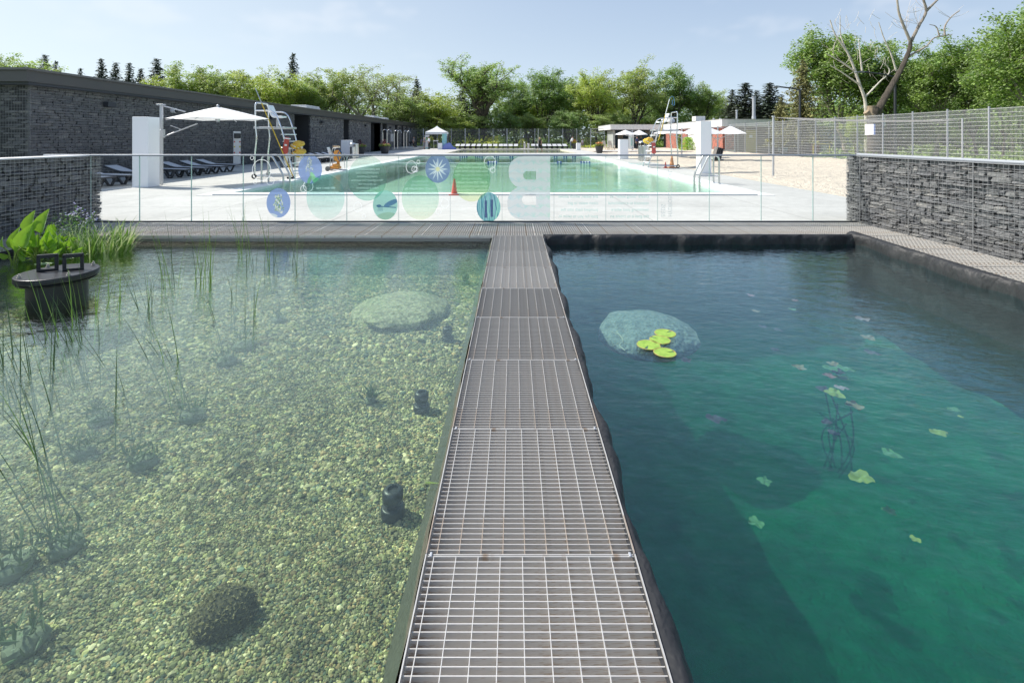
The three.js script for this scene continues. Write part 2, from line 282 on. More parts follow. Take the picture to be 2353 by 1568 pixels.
// ---------- dry stone held in wire cages ----------
const stoneGeo = Array.from({ length: 10 }, (_, k) => {
  const g = new THREE.BoxGeometry(1, 1, 1, 2, 2, 1).toNonIndexed(), p = g.attributes.position;
  for (let i = 0; i < p.count; i++) {
    const X = Math.round(p.getX(i) * 2), Y = Math.round(p.getY(i) * 2), Z = Math.round(p.getZ(i) * 2), j = (s) => hash(X * 7 + k * 31, Y * 13 + Z * 5, s) - 0.5, c = Math.abs(X) + Math.abs(Y) > 1 ? 0.86 : 1;
    p.setXYZ(i, (X / 2) * c + j(1) * 0.1, (Y / 2) * c + j(2) * 0.16, Z / 2 + j(3) * 0.24);
  }
  g.computeVertexNormals(); return boxuv(g);
});
const stoneT = tex(256, (u, v) => { const a = fbm(u * 6, v * 12, 6, 5, 101), b = hash(Math.floor(u * 256), Math.floor(v * 256), 4); const k = 0.55 + 0.6 * (a - 0.1) + 0.1 * b; return [k, k, k]; }, { rep: 1 });
const stoneTones = [[0.132, 0.134, 0.138], [0.158, 0.158, 0.158], [0.182, 0.182, 0.178], [0.12, 0.122, 0.128], [0.148, 0.148, 0.15], [0.215, 0.21, 0.2], [0.17, 0.172, 0.175]];
const stoneSet = (f) => stoneTones.map((c) => mk({ c: c.map((v) => v * f), map: stoneT, roughness: 0.85 }));
// courses of stones on a wall face; u runs along the wall, v up; put(u, v, out) gives the place, yaw turns local x onto u
function stones(parent, u0, u1, v0, v1, put, yaw, mats, { len = [0.07, 0.27], high = [0.035, 0.085], depth = 0.12, order = null, singles = 300 } = {}) {
  const list = [];
  for (let v = v0; v < v1 - 0.01;) {
    const h = Math.min(rr(...high), v1 - v); let u = u0 + rr(-0.1, 0);
    while (u < u1) { const l = rr(...len), pale = rnd(); const a = Math.max(u, u0), b = Math.min(u + l, u1); if (b - a > 0.02) list.push({ u: (a + b) / 2, v: v + h / 2, l: b - a - 0.004, h: h * rr(0.86, 1.02) - 0.003, o: rr(-0.032, 0.024), k: Math.floor(rnd() * 10), m: pale > 0.96 ? 5 : Math.floor(rnd() * 7) % (rnd() < 0.75 ? 5 : 7), r: rr(-0.045, 0.045) }); u += l; }
    v += h;
  }
  if (order) list.sort((a, b) => order(a) - order(b));
  const bake = mats.map(() => []), m4 = new THREE.Matrix4(), q = new THREE.Quaternion(), e = new THREE.Euler(0, yaw, 0, 'YXZ');
  list.forEach((s, i) => {
    const pos = put(s.u, s.v, s.o - depth / 2); e.set(0, yaw, s.r, 'YXZ');
    if (i < singles) { const me = sh(new THREE.Mesh(stoneGeo[s.k], mats[s.m])); me.name = 'stone'; me.position.copy(pos); me.rotation.copy(e); me.scale.set(s.l, s.h, depth); parent.add(me); }
    else bake[s.m].push(stoneGeo[s.k].clone().applyMatrix4(m4.compose(pos, q.setFromEuler(e), V(s.l, s.h, depth))));
  });
  bake.forEach((b, i) => { if (b.length) stuff(part('stones', b, mats[i], parent)); });
}
function wires(parent, u0, u1, v0, v1, put, m, { du = 0.076, dv = 0.063, r = 0.0022, out = 0.03, double = 0, seg = 4 } = {}) {
  const list = [];
  for (let u = u0; u <= u1 + 1e-4; u += du) list.push(bar(put(u, v0, out), put(u, v1, out), r * 2, r * 2));
  for (let v = v0; v <= v1 + 1e-4; v += dv) list.push(bar(put(u0, v, out + r * 2), put(u1, v, out + r * 2), r * 2, r * 2));
  for (const v of double ? [v0, (v0 + v1) / 2, v1] : []) list.push(bar(put(u0, v, out + r * 2), put(u1, v, out + r * 2), r * 5, r * 5));
  for (let u = u0; double && u < u1; u += double) list.push(bar(put(u, v0, out), put(u, v1, out), r * 4, r * 4));
  return part('wire_mesh', list, m, parent);
}
const near = (o, x) => (s) => { const p = o(s.u, s.v, 0); return Math.hypot(p.x, p.y - EYE, p.z) / Math.sqrt(s.l * s.h) ; };
{ // right wall: faces the low sun
  const w = thing('gabion_wall', 'grey stacked stone wall in a wire cage in full sun beside the deep pond', 'stone wall', [XR, 0, 0]);
  const put = (u, v, o) => V(-o, v, -u), face = (u, v, o) => V(XR - o, v, -u);
  part('stone_core', span(0.14, 0.5, -0.3, 1.34, -10.27, 4), mk({ c: [0.035, 0.035, 0.036] }), w);
  stones(w, 5.0, 10.3, -0.02, 1.36, put, Math.PI / 2, stoneSet(1.25), { order: near(face), len: [0.09, 0.34], high: [0.03, 0.085], depth: 0.14 });
  { const pe = (u, v, o) => V(u, v, -10.3 - o); stones(w, 0.02, 0.5, 0, 1.36, pe, 0, stoneSet(1.25), { singles: 0 }); wires(w, 0.02, 0.5, 0, 1.37, pe, mat.wire, {}); }
  wires(w, 5.0, 10.3, -0.02, 1.37, put, mat.wire, { double: 1.22, r: 0.0019 });
  part('cap_rail', bent([[0.0, 1.4, 4], [0.0, 1.4, -9.9], [0.0, 1.4, -9.98]], 0.028, 0.05), mat.fencePaint, w);
  part('cap_plate', span(-0.02, 0.5, 1.362, 1.378, -10.3, 4), mat.fencePaint, w);
}
{ // left wall: in its own shade
  const w = thing('gabion_wall', 'dark stacked stone wall in a wire cage in shade behind the leafy pond plants', 'stone wall', [XL, 0, 0]);
  const put = (u, v, o) => V(o, v, -u), face = (u, v, o) => V(XL + o, v, -u);
  part('stone_core', span(-0.5, -0.14, -0.3, 1.34, -10.27, 4), mk({ c: [0.03, 0.03, 0.031] }), w);
  stones(w, 7.2, 10.3, -0.02, 1.36, put, Math.PI / 2, stoneSet(1.25), { order: near(face), len: [0.09, 0.3], high: [0.04, 0.1] });
  wires(w, 7.2, 10.3, -0.02, 1.37, put, mat.wire, { r: 0.0018, du: 0.076, dv: 0.063 });
  { const pe = (u, v, o) => V(u, v, -10.3 - o); wires(w, -0.5, 0, 0, 1.37, pe, mat.wire, {}); }
  part('cap_plate', span(-0.5, 0.03, 1.362, 1.39, -10.32, 4), mat.galv, w);
}
{ // long low bath house on the left
  const X = -17.35, b = thing('bath_house', 'long low building clad in dark caged stone with a flat dark roof edge', 'building', [X, 0, 0]);
  const D0 = 17.3, D1 = 86.5, TOP = 3.62;
  const recess = [[38.2, 41.2], [49.3, 51], [58.5, 63.2], [63.9, 66.2], [70.6, 72], [74.8, 76], [78, 79.1], [81.3, 82.2]];   // dark openings along the front
  const solid = []; let s0 = D0; for (const [a, c] of recess) { solid.push([s0, a]); s0 = c; } solid.push([s0, D1]);
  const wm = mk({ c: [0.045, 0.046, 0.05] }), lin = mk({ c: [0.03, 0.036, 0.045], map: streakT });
  for (const [a, c] of solid) part('wall', span(-1.4, -0.13, 0, TOP, -c, -a), wm, b);
  part('rear_wall', span(-12, -1.4, 0, TOP, -D1, -D0), mat.darkPanel, b);
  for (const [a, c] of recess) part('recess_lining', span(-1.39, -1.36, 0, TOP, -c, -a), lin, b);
  const set = stoneSet(1.25), put = (u, v, o) => V(o, v, -u), face = (u, v, o) => V(X + o, v, -u);
  solid.forEach(([a, c], i) => {
    const far = i > 0;
    stones(b, a, c, 0, TOP, put, Math.PI / 2, set, { len: i < 1 ? [0.14, 0.5] : [0.3, 0.8], high: i < 1 ? [0.05, 0.12] : [0.1, 0.2], order: far ? null : near(face), singles: far ? 0 : 290 });
    wires(b, a, c, 0.02, TOP, put, mat.darkWire, i < 1 ? { du: 0.1, dv: 0.1, r: 0.0035, double: 2.4 } : { du: 0.4, dv: 0.4, r: 0.004 });
  });
  { const pe = (u, v, o) => V(u, v, -D0 + o); stones(b, -6, 0, 0, TOP, pe, 0, set, { len: [0.14, 0.5], high: [0.05, 0.12], singles: 0 }); wires(b, -6, 0, 0.02, TOP, pe, mat.darkWire, { du: 0.1, dv: 0.1, r: 0.0035 }); part('end_wall', span(-12, -0.13, 0, TOP, -D0 - 0.2, -D0 - 0.13), mk({ c: [0.05, 0.05, 0.055] }), b); }
  const roof = part('roof', [span(-12.3, 0.32, TOP + 0.1, 4.12, -D1 - 0.3, -D0 + 0.4)], mat.fascia, b);
  part('roof_edge', [span(-12.35, 0.4, 4.12, 4.2, -D1 - 0.38, -D0 + 0.48)], mk({ c: [0.14, 0.135, 0.13], metalness: 0.4, roughness: 0.4 }), roof);
  part('soffit', span(-12.2, 0.28, TOP, TOP + 0.1, -D1 - 0.2, -D0 + 0.3), mat.darkPanel, b);
  part('door', span(-1.35, -1.3, 0, 2.5, -61.8, -60.2), mk({ c: [0.07, 0.06, 0.045] }), b);
  part('pier', [span(-1.3, -0.05, 0, TOP, -58.85, -58.5), span(-0.9, -0.05, 0, TOP, -63.5, -63.2)], mk({ c: [0.15, 0.145, 0.14], map: streakT }), b);
  for (const d of [20.6, 34.4, 43.5, 56.3, 67.6, 73.2, 77.2, 80.4, 83.4]) part('wall_light', rbox(0.22, 0.2, 0.42, 0.015, 0.13, 3.16, -d), mat.darkPanel, b);
  { const c = part('camera_housing', rod(V(0, 3.12, -24.5), V(0.22, 3.12, -24.5), 0.12, 0.12, 16), mat.white, b); part('lens', new THREE.SphereGeometry(0.09, 14, 10).translate(0.25, 3.1, -24.5), mat.darkPanel, c); }
  for (const [d, w, l] of [[44, 1.6, 3.2], [64.5, 1.5, 2.6], [70, 1.3, 2]]) part('roof_hatch', [0, 1, 2].map((k) => rbox(w * (1 - k * 0.06), 0.14, l * (1 - k * 0.06), 0.03, -1.6, 4.27 + k * 0.15, -d)), mk({ c: [0.75, 0.74, 0.72], roughness: 0.5 }), b);
  for (const d of [75, 80]) part('roof_hatch', rbox(1.2, 0.16, 1.4, 0.03, -1.2, 4.28, -d), mk({ c: [0.75, 0.74, 0.72], roughness: 0.5 }), b);
  part('notice_board', rbox(0.05, 1.1, 1.9, 0.01, 0.1, 1.75, -68.6), mk({ c: [0.42, 0.42, 0.42] }), b);
  part('plinth', span(-0.1, 3.2, 0, 0.34, -86, -68.8), mat.concrete, b);
}

// ---------- steel gratings ----------
{ // main walkway: eight panels, each with its bars
  const w = thing('grating_walkway', 'steel bar grating walkway running straight down between the two ponds', 'walkway', [0, 0, 0]), tones = [1, 0.86, 1.08, 0.93, 0.8].map((k) => { const m = mat.grating.clone(); m.color.multiplyScalar(k); return m; });
  const seams = [-0.69, 0.215, 1.12, 2.025, 2.906, 3.81, 4.71, 5.62, 6.53, 7.44, 8.66], H = 0.036;
  const across = new THREE.BoxGeometry(WR - WL - 0.012, H, 0.0034); boxuv(across);
  for (let i = 0; i < seams.length - 1; i++) {
    const a = seams[i], b = seams[i + 1], g = new THREE.Group(); g.name = 'grating_panel'; w.add(g); const gm = tones[(i * 3 + 1) % 5], single = i >= 2 && i < 7;
    const n = Math.round((b - a) / 0.0285), bars = [], rods = [];
    for (let k = 1; k < n; k++) { const z = -(a + (b - a) * k / n), x = (WL + WR) / 2 + rr(-0.001, 0.001), y = -H / 2 + rr(-0.0007, 0.0007); if (single && i < 6) { const m = sh(new THREE.Mesh(across, gm)); m.name = 'bearing_bar'; m.position.set(x, y, z); m.rotation.x = rr(-0.02, 0.02); g.add(m); } else bars.push(across.clone().translate(x, y, z)); }
    if (bars.length) stuff(part('bearing_bars', bars, gm, g));
    const off = rr(0.03, 0.06);
    for (let k = 0; k < 10; k++) { const x = WL + off + k * 0.0925; if (x > WR - 0.01) continue; const q = box(0.0032, 0.013, b - a - 0.012, x, -0.006, -(a + b) / 2); if (single) part('cross_bar', q, gm, g); else rods.push(q); }
    if (rods.length) stuff(part('cross_bars', rods, gm, g));
    for (const z of [a + 0.0045, b - 0.0045]) part('end_bar', box(WR - WL - 0.012, H, 0.0042, (WL + WR) / 2, -H / 2 + 0.0015, -z), mat.grating, g);
    for (const x of [WL, WR]) part('side_bar', box(0.0048, H + 0.012, b - a - 0.004, x, -H / 2 + 0.004, -(a + b) / 2), mat.grating, g);
    for (const x of [WL + 0.02, WR - 0.02]) part('clip', rbox(0.011, 0.009, 0.022, 0.003, x, 0.004, -b), mat.galv, g);
  }
  for (const x of [WL + 0.015, WR - 0.015]) part('support_beam', box(0.02, 0.03, 9.4, x, -0.062, -3.9), mat.galv, w);
}
const gratingMid = mat.grating;
const gratingDark = gratingMid;
function grid(g, x0, x1, z0, z1, alongZ, pitch, rodPitch, m = mat.grating) {   // fine grating merged per panel
  const list = [], H = 0.04;
  if (alongZ) { for (let x = x0 + 0.01; x < x1; x += pitch) list.push(box(0.006, H, z1 - z0 - 0.012, x, -H / 2, (z0 + z1) / 2)); for (let z = z0 + rodPitch; z < z1; z += rodPitch) list.push(box(x1 - x0 - 0.012, 0.014, 0.006, (x0 + x1) / 2, -0.008, z)); }
  else { for (let z = z0 + 0.01; z < z1; z += pitch) list.push(box(x1 - x0 - 0.012, H, 0.009, (x0 + x1) / 2, -H / 2, z)); for (let x = x0 + rodPitch; x < x1; x += rodPitch) list.push(box(0.01, 0.014, z1 - z0 - 0.012, x, -0.008, (z0 + z1) / 2)); }
  list.push(box(x1 - x0 - 0.008, H + 0.004, 0.006, (x0 + x1) / 2, -H / 2, z0 + 0.004), box(x1 - x0 - 0.008, H + 0.004, 0.006, (x0 + x1) / 2, -H / 2, z1 - 0.004), box(0.006, H + 0.004, z1 - z0 - 0.008, x0 + 0.004, -H / 2, (z0 + z1) / 2), box(0.006, H + 0.004, z1 - z0 - 0.008, x1 - 0.004, -H / 2, (z0 + z1) / 2));
  return part('grating_panel', list, m, g);
}
{
  const w = thing('grating_walkway', 'wide dark grating walkway lying along the foot of the glass fence', 'walkway', [0, 0, 0]);
  const xs = []; for (let x = XL; x < XR; x += 1.02) xs.push([x, Math.min(x + 1.02, XR)]);
  for (const [a, b] of xs) grid(w, a, b, -9.97, -DE, true, 0.042, 0.062, gratingDark);
  part('edge_channel', [span(XL, WL - 0.05, -0.1, -0.045, -DE, -DE + 0.03)], mk({ c: [0.2, 0.2, 0.2], metalness: 0.4, roughness: 0.5 }), w);
  for (const z of [-9.94, -9.3]) part('support_beam', span(XL, XR, -0.12, -0.045, z, z + 0.08), mat.darkMetal, w);
  const r = thing('grating_walkway', 'grating walkway at the foot of the sunlit stone wall on the right', 'walkway', [0, 0, 0]);
  for (let z = -8.63; z < 0; z += 1.03) grid(r, 6.05 + (-5.6 - z) * 0.063, XR - 0.02, z, z + 1.02, true, 0.062, 0.09, gratingMid);
  const l = thing('grating_walkway', 'narrow grating walkway at the foot of the shaded stone wall on the left', 'walkway', [0, 0, 0]);
  for (let z = -8.63; z < -5; z += 1.03) grid(l, XL + 0.03, XL + 0.75, z, z + 1.02, true, 0.045, 0.1);
}
// black pond liner turned up over the edges, wrinkled and tied
function drape(name, label, path, top, drop, bulge, seed, n = 300) {
  const c = new THREE.CatmullRomCurve3(path.map(P)), K = 12, pos = [], uv = [], idx = [], len = c.getLength();
  for (let i = 0; i <= n; i++) {
    const t = i / n, p = c.getPointAt(t), tg = c.getTangentAt(t), nx = -tg.z, nz = tg.x, s = t * len;
    const sag = 0.5 + 0.5 * Math.sin(s * 5.2 + 2.4 * vnoise(s * 1.3, 1, 0, seed)), amp = bulge * (0.45 + 0.75 * sag + 0.5 * vnoise(s * 6, 3, 0, seed + 1));
    for (let k = 0; k <= K; k++) {
      const f = k / K, a = f * Math.PI * 0.75, wr = 0.35 * bulge * (fbm(s * 9, f * 4, 0, 3, seed + 2) - 0.5);
      const out = Math.sin(Math.min(a, Math.PI * 0.62)) * amp + wr - 0.02 * (k === 0), y = top + 0.35 * amp * Math.sin(a * 1.3) - drop * f * f + 0.3 * wr;
      pos.push(p.x + nx * out, p.y + y, p.z + nz * out); uv.push(s, f * 0.3);
    }
  }
  for (let i = 0; i < n; i++) for (let k = 0; k < K; k++) { const a = i * (K + 1) + k, b = a + K + 1; idx.push(a, b, a + 1, b, b + 1, a + 1); }
  const g = new THREE.BufferGeometry(); g.setAttribute('position', new THREE.Float32BufferAttribute(pos, 3)); g.setAttribute('uv', new THREE.Float32BufferAttribute(uv, 2)); g.setIndex(idx); g.computeVertexNormals();
  const o = part(name, g, mk({ c: [0.022, 0.022, 0.023], roughness: 0.6, side: THREE.DoubleSide, map: grainT, bumpMap: lumpT, bumpScale: 0.012 }));
  return tag(o, label, 'pond liner');
}
drape('pond_liner', 'black fabric liner edge bulging along the right side of the middle walkway', [[WR + 0.005, -0.012, 2], [WR + 0.005, -0.012, -4], [WR + 0.01, -0.012, -8.6]], 0.01, 0.34, 0.062, 5, 420);
drape('pond_liner', 'rolled black fabric liner hanging along the far edge of the deep pond', [[WR + 0.02, -0.01, -DE - 0.02], [3, -0.01, -DE - 0.02], [6.22, -0.01, -DE - 0.02]], 0.03, 0.36, 0.12, 15, 420);
drape('pond_liner', 'wrinkled black fabric liner folded over the edge below the sunlit stone wall', [[6.22, -0.01, -8.75], [6.1, -0.01, -7.2], [6.02, -0.01, -5.6], [5.88, -0.01, -2.6]], 0.045, 0.36, 0.13, 25, 420);

// ---------- glass fence with printed film ----------
{
  const Z = -10.02, f = thing('glass_fence', 'frameless glass fence with a grey top rail and printed film between ponds and pool', 'glass fence', [0, 0, 0]);
  const X = (px) => (px - VX) * 10.02 / FOC, Y = (py) => EYE - (py - VY) * 10.02 / FOC, TOP = 1.375;
  const s = []; for (let k = 0; k <= 14; k++) s.push(201 + 119.05 * k); s.push(1975);
  s.unshift(82); s.unshift(-40);
  for (let i = 0; i < s.length - 1; i++) {
    const a = X(s[i]) + 0.004, b = X(s[i + 1]) - 0.004; if (b < XL) continue; const a2 = Math.max(a, XL + 0.03);
    const p = part('glass_panel', new THREE.PlaneGeometry(b - a2, TOP - 0.01).translate((a2 + b) / 2, TOP / 2, Z), mat.glass, f);
    part('glass_edge', [box(0.0028, TOP - 0.01, 0.014, b - 0.002, TOP / 2, Z), box(0.0028, TOP - 0.01, 0.014, a2 + 0.002, TOP / 2, Z)], mat.glassEdge, p);
  }
  part('top_rail', rbox(X(1975) - X(100), 0.036, 0.05, 0.012, (X(1975) + X(100)) / 2, TOP + 0.012, Z), mat.fencePaint, f);
  part('base_channel', box(X(1975) - XL, 0.035, 0.06, (X(1975) + XL) / 2, 0.008, Z), mat.darkMetal, f);
  // prints face the pool, so they read mirrored from here
  const film = (o) => mk({ transmission: 1, thickness: 0, side: THREE.DoubleSide, transparent: true, ior: 1.35, ...o }, true);
  const canvas = (w, h, draw) => { const c = document.createElement('canvas'); c.width = w; c.height = h; const x = c.getContext('2d'); draw(x, w, h); const t = new THREE.CanvasTexture(c); t.colorSpace = THREE.SRGBColorSpace; t.magFilter = THREE.LinearFilter; return t; };
  let lay = 0.008; const put = (name, geo, m, px, py) => { lay += 0.0012; const o = part(name, geo, m, f); o.position.set(X(px), Y(py), Z - lay); o.castShadow = true; return o; };
  const U = 10.02 / FOC, ell = (rx, ry) => new THREE.CircleGeometry(1, 56).scale(rx * U, ry * U, 1);
  const mirror = (x, w) => { x.translate(w, 0); x.scale(-1, 1); };
  const lines = (x, list, cx, y0, dy, size, align = 'center') => { x.textAlign = align; list.forEach((t, i) => { const bold = t[0] === '*'; x.font = (bold ? 'bold ' : '') + size + 'px sans-serif'; x.fillText(bold ? t.slice(1) : t, cx, y0 + dy * i); }); };
  const disc = (px, py, rx, ry, top, bot, text, y0, ys) => {
    const cols = canvas(64, 256, (x) => { const g = x.createLinearGradient(0, 0, 0, 256); g.addColorStop(0, top[0]); g.addColorStop(0.5, top[1]); g.addColorStop(1, bot); x.fillStyle = g; x.fillRect(0, 0, 64, 256); });
    put('tinted_disc', ell(rx, ry), film({ map: cols, roughness: 0.24 }), px, py);
    const t = canvas(512, 600, (x, w) => { mirror(x, w); x.fillStyle = 'rgba(240,250,248,0.85)'; lines(x, text, 256, y0, ys, 41); });
    put('printed_text', new THREE.PlaneGeometry(rx * 2 * U, ry * 2 * U), film({ map: t, roughness: 0.9 }), px, py);
  };
  disc(747, 453, 44, 52, ['#bfe6e1', '#d2efea'], '#eef8f5', ["*We don't use", '*antimicrobial soap', 'or hand sanitizer in', 'our facility because it', 'can kill the good', 'microbes.'], 190, 54);
  disc(843, 409, 44.5, 52, ['#e6f1e9', '#cbe9df'], '#c0e6da', ['*We carefully', '*measure', 'the populations of', 'zooplankton and', 'phytoplankton', 'throughout the season', 'to ensure we', 'have a balanced', 'and healthy', 'ecosystem.'], 92, 50);
  disc(965, 454, 43, 51, ['#bfe8d4', '#d9f0e3'], '#f4f9e8', ['Zooplankton', 'are inherently', '*"smart" and drawn by', 'hunger to where the', 'nutrients are in the water.', 'This differs from chlorine', 'which simply floats around,', 'waiting for contaminants', 'to bump into them to', 'be oxidized'], 92, 50);
  disc(1083, 411, 43, 52, ['#d0ebcd', '#bfe6c4'], '#f2f7d2', ['*Zooplankton work', '*very hard while you', 'relax and play here. One', 'tiny zooplankton can filter', 'anywhere from', '*0.007-129 ml of water', 'every day and there are', 'millions of zooplankton', 'in the water!'], 110, 50);
  // pictures in round film
  const pic = (name, px, py, rx, ry, draw, rough = 0.86) => put(name, ell(rx, ry), film({ map: canvas(256, 256, draw), roughness: rough, transparent: false }), px, py);
  const blob = (x, cx, cy, rx, ry, rot, c) => { x.fillStyle = c; x.beginPath(); x.ellipse(cx, cy, rx, ry, rot, 0, 6.29); x.fill(); };
  let s0 = SEED;
  pic('flower_picture', 711, 389, 27.5, 33, (x) => { x.fillStyle = '#8fa3cc'; x.fillRect(0, 0, 256, 256); blob(x, 165, 205, 22, 60, -0.5, '#8fc9a0'); blob(x, 120, 225, 18, 44, 0.4, '#6fae8c'); blob(x, 205, 225, 34, 22, 0.3, '#7fbf98'); x.strokeStyle = '#93a58f'; x.lineWidth = 5; x.beginPath(); x.moveTo(135, 230); x.quadraticCurveTo(120, 140, 122, 40); x.stroke(); for (let i = 0; i < 60; i++) blob(x, 122 + rr(-1, 1) * (14 + 0.17 * Math.min(i * 3, 180)), 22 + i * 2.1, rr(4, 9), rr(3, 6), rr(0, 3), ['#cfd8dc', '#b3bfbf', '#9fb0a6'][i % 3]); });
  pic('flower_picture', 638, 466, 27.5, 34, (x) => { x.fillStyle = '#8aa0ca'; x.fillRect(0, 0, 256, 256); for (let i = 0; i < 70; i++) blob(x, 128 + rr(-60, 60) * (0.5 + i / 100), 70 + i * 1.9 + rr(-20, 20), rr(5, 16), rr(4, 9), rr(0, 3), ['#b9c7b4', '#93a98d', '#7f9c83', '#cdd6c9'][i % 4]); blob(x, 70, 235, 50, 14, 0.2, '#c4d0d6'); });
  pic('lily_picture', 1005, 387, 28.5, 33, (x) => { x.fillStyle = '#7b92b3'; x.fillRect(0, 0, 256, 256); blob(x, 60, 60, 60, 40, 0.5, '#7189ab'); for (let k = 0; k < 2; k++) for (let i = 0; i < 12 - k * 3; i++) { const a = i / (12 - k * 3) * 6.283 + k * 0.3, l = 104 - k * 34; x.fillStyle = k ? '#dfe6e6' : '#c3d3de'; x.beginPath(); x.moveTo(128, 134); x.quadraticCurveTo(128 + Math.cos(a - 0.22) * l * 0.6, 134 + Math.sin(a - 0.22) * l * 0.6, 128 + Math.cos(a) * l, 134 + Math.sin(a) * l); x.quadraticCurveTo(128 + Math.cos(a + 0.22) * l * 0.6, 134 + Math.sin(a + 0.22) * l * 0.6, 128, 134); x.fill(); } blob(x, 128, 134, 22, 20, 0, '#dcdcae'); });
  pic('dragonfly_picture', 884, 471, 28.5, 34, (x) => { const g = x.createLinearGradient(0, 0, 0, 256); g.addColorStop(0, '#98cdbf'); g.addColorStop(0.5, '#93beb6'); g.addColorStop(1, '#a4cfc5'); x.fillStyle = g; x.fillRect(0, 0, 256, 256); blob(x, 190, 110, 80, 22, -0.35, '#4f7896'); blob(x, 120, 235, 110, 40, -0.2, '#8fb7a3'); x.strokeStyle = '#3f6a88'; x.lineWidth = 8; x.beginPath(); x.moveTo(40, 138); x.lineTo(240, 150); x.stroke(); blob(x, 62, 136, 26, 12, 0, '#3f6a88'); x.lineWidth = 3; for (let i = 0; i < 5; i++) { x.beginPath(); x.moveTo(60 + i * 9, 140); x.lineTo(50 + i * 12, 182); x.stroke(); } });
  pic('reed_picture', 1122, 476, 27.5, 34, (x) => { x.fillStyle = '#86b2ba'; x.fillRect(0, 0, 256, 256); for (let i = 0; i < 30; i++) { x.strokeStyle = ['#8ccabb', '#4f8397', '#5b97a2', '#79b8b4'][i % 4]; x.lineWidth = rr(4, 14); const a = rr(0, 256); x.beginPath(); x.moveTo(a, 256); x.lineTo(a + rr(-60, 60), 0); x.stroke(); } for (const [a, b] of [[86, 70], [150, 62]]) { x.fillStyle = '#44587f'; x.fillRect(a, b, 26, 150); x.fillRect(a + 10, b - 40, 5, 50); } });
  SEED = s0;
  // big letter
  const bx = canvas(430, 650, (x, w, h) => {
    x.fillStyle = '#d6dadc'; x.beginPath(); x.moveTo(430, 0); x.lineTo(200, 0); x.bezierCurveTo(40, 0, 12, 90, 14, 170); x.bezierCurveTo(18, 250, 60, 290, 105, 316); x.bezierCurveTo(40, 340, 0, 390, 2, 480); x.bezierCurveTo(4, 590, 70, 645, 205, 645); x.lineTo(430, 645); x.closePath();
    x.moveTo(287, 154); x.lineTo(287, 238); x.lineTo(205, 238); x.bezierCurveTo(145, 238, 145, 154, 205, 154); x.closePath(); x.moveTo(290, 390); x.lineTo(290, 494); x.lineTo(200, 494); x.bezierCurveTo(130, 494, 130, 390, 200, 390); x.closePath(); x.fill('evenodd');
    x.globalCompositeOperation = 'source-atop'; x.lineWidth = 7; x.lineCap = 'round';
    for (let r = 0; r < 7; r++) { const y = 70 + r * 88, g = x.createLinearGradient(0, 0, 430, 0); g.addColorStop(0, '#bcd6de'); g.addColorStop(1, '#c0dcd2'); x.strokeStyle = g; x.beginPath(); for (let a = -20; a <= 450; a += 6) x.lineTo(a, y + 16 * Math.sin(a / 430 * 6.283 * 3 + r * 1.4)); x.stroke(); for (let k = 0; k < 3; k++) { const cx = 40 + k * 150 + (r % 2) * 70; x.beginPath(); for (let a = 0; a < 26; a++) x.lineTo(cx + Math.cos(a * 0.3) * (22 - a * 0.7), y - 16 + Math.sin(a * 0.3) * (22 - a * 0.7)); x.stroke(); for (const q of [-24, -9, 8, 24]) { x.beginPath(); x.moveTo(cx + 75, y + 14); x.quadraticCurveTo(cx + 75 + q * 0.4, y - 10, cx + 75 + q, y - 36 + Math.abs(q) * 0.5); x.stroke(); } } }
  });
  put('printed_letter', new THREE.PlaneGeometry(99 * U, 149 * U), film({ map: bx, roughness: 0.82 }), 1214.5, 432.5);
  const col = (right, list) => put('printed_text', new THREE.PlaneGeometry(100 * U, 136 * U), film({ map: canvas(640, 870, (x, w) => { mirror(x, w); x.fillStyle = 'rgba(170,212,205,0.95)'; lines(x, list, 6, 62, 97, 56, 'left'); }), roughness: 0.9 }), right - 50, 437);
  col(1375.5, ['environment that', 'nothing can live in. With', 'no soil in the system,', '*plants and microbes', '*compete for nutrients in', 'the water, which allows', 'clean water to get', 'pumped back into the', 'pool for you to swim in.']);
  col(1492.5, ['its balanced', 'ecosystem of plants,', 'microbes and', 'introduced nutrients', '*working together to', 'create "living water" as', 'opposed to a traditional', 'swimming pool where', 'the goal is to create an']);
  put('printed_text', new THREE.PlaneGeometry(32 * U, 140 * U), film({ map: canvas(200, 875, (x, w) => { mirror(x, w); x.translate(0, 875); x.rotate(-Math.PI / 2); x.fillStyle = 'rgba(196,204,205,0.95)'; x.textAlign = 'left'; x.font = '80px sans-serif'; x.fillText('HYDROBOTANICAL', 20, 82); x.fillText('BEDS', 20, 182); }), roughness: 0.9 }), 1533, 432);
  const ringM = film({ c: [0.95, 0.96, 0.96], roughness: 0.95, transparent: false });
  for (const [px, py, r, w] of [[960, 372, 4.1, 1], [950.6, 388.5, 6.2, 1.1], [1007 - 63, 384, 12.7, 1], [954.5, 389.5, 5.1, 0.9], [1125, 373.5, 13.8, 1], [1131.5, 390, 6, 1], [1021, 467, 9.7, 0.9], [1006.5, 486, 6.2, 0.9], [820, 475.5, 9.7, 0.9], [834.3, 497, 4.6, 0.8], [694.3, 434, 6.9, 1], [705.4, 428, 11.5, 1.1], [575.6, 362.8, 4.3, 1], [597.7, 391.3, 21.9, 1.1], [582.5, 417.5, 4.5, 0.6], [617.7, 415.5, 9, 0.6], [1096, 494, 4, 0.6]]) {
    put('printed_ring', new THREE.RingGeometry((r - w) * U, r * U, 48).scale(1, 1.16, 1), ringM, px, py);
  }
}

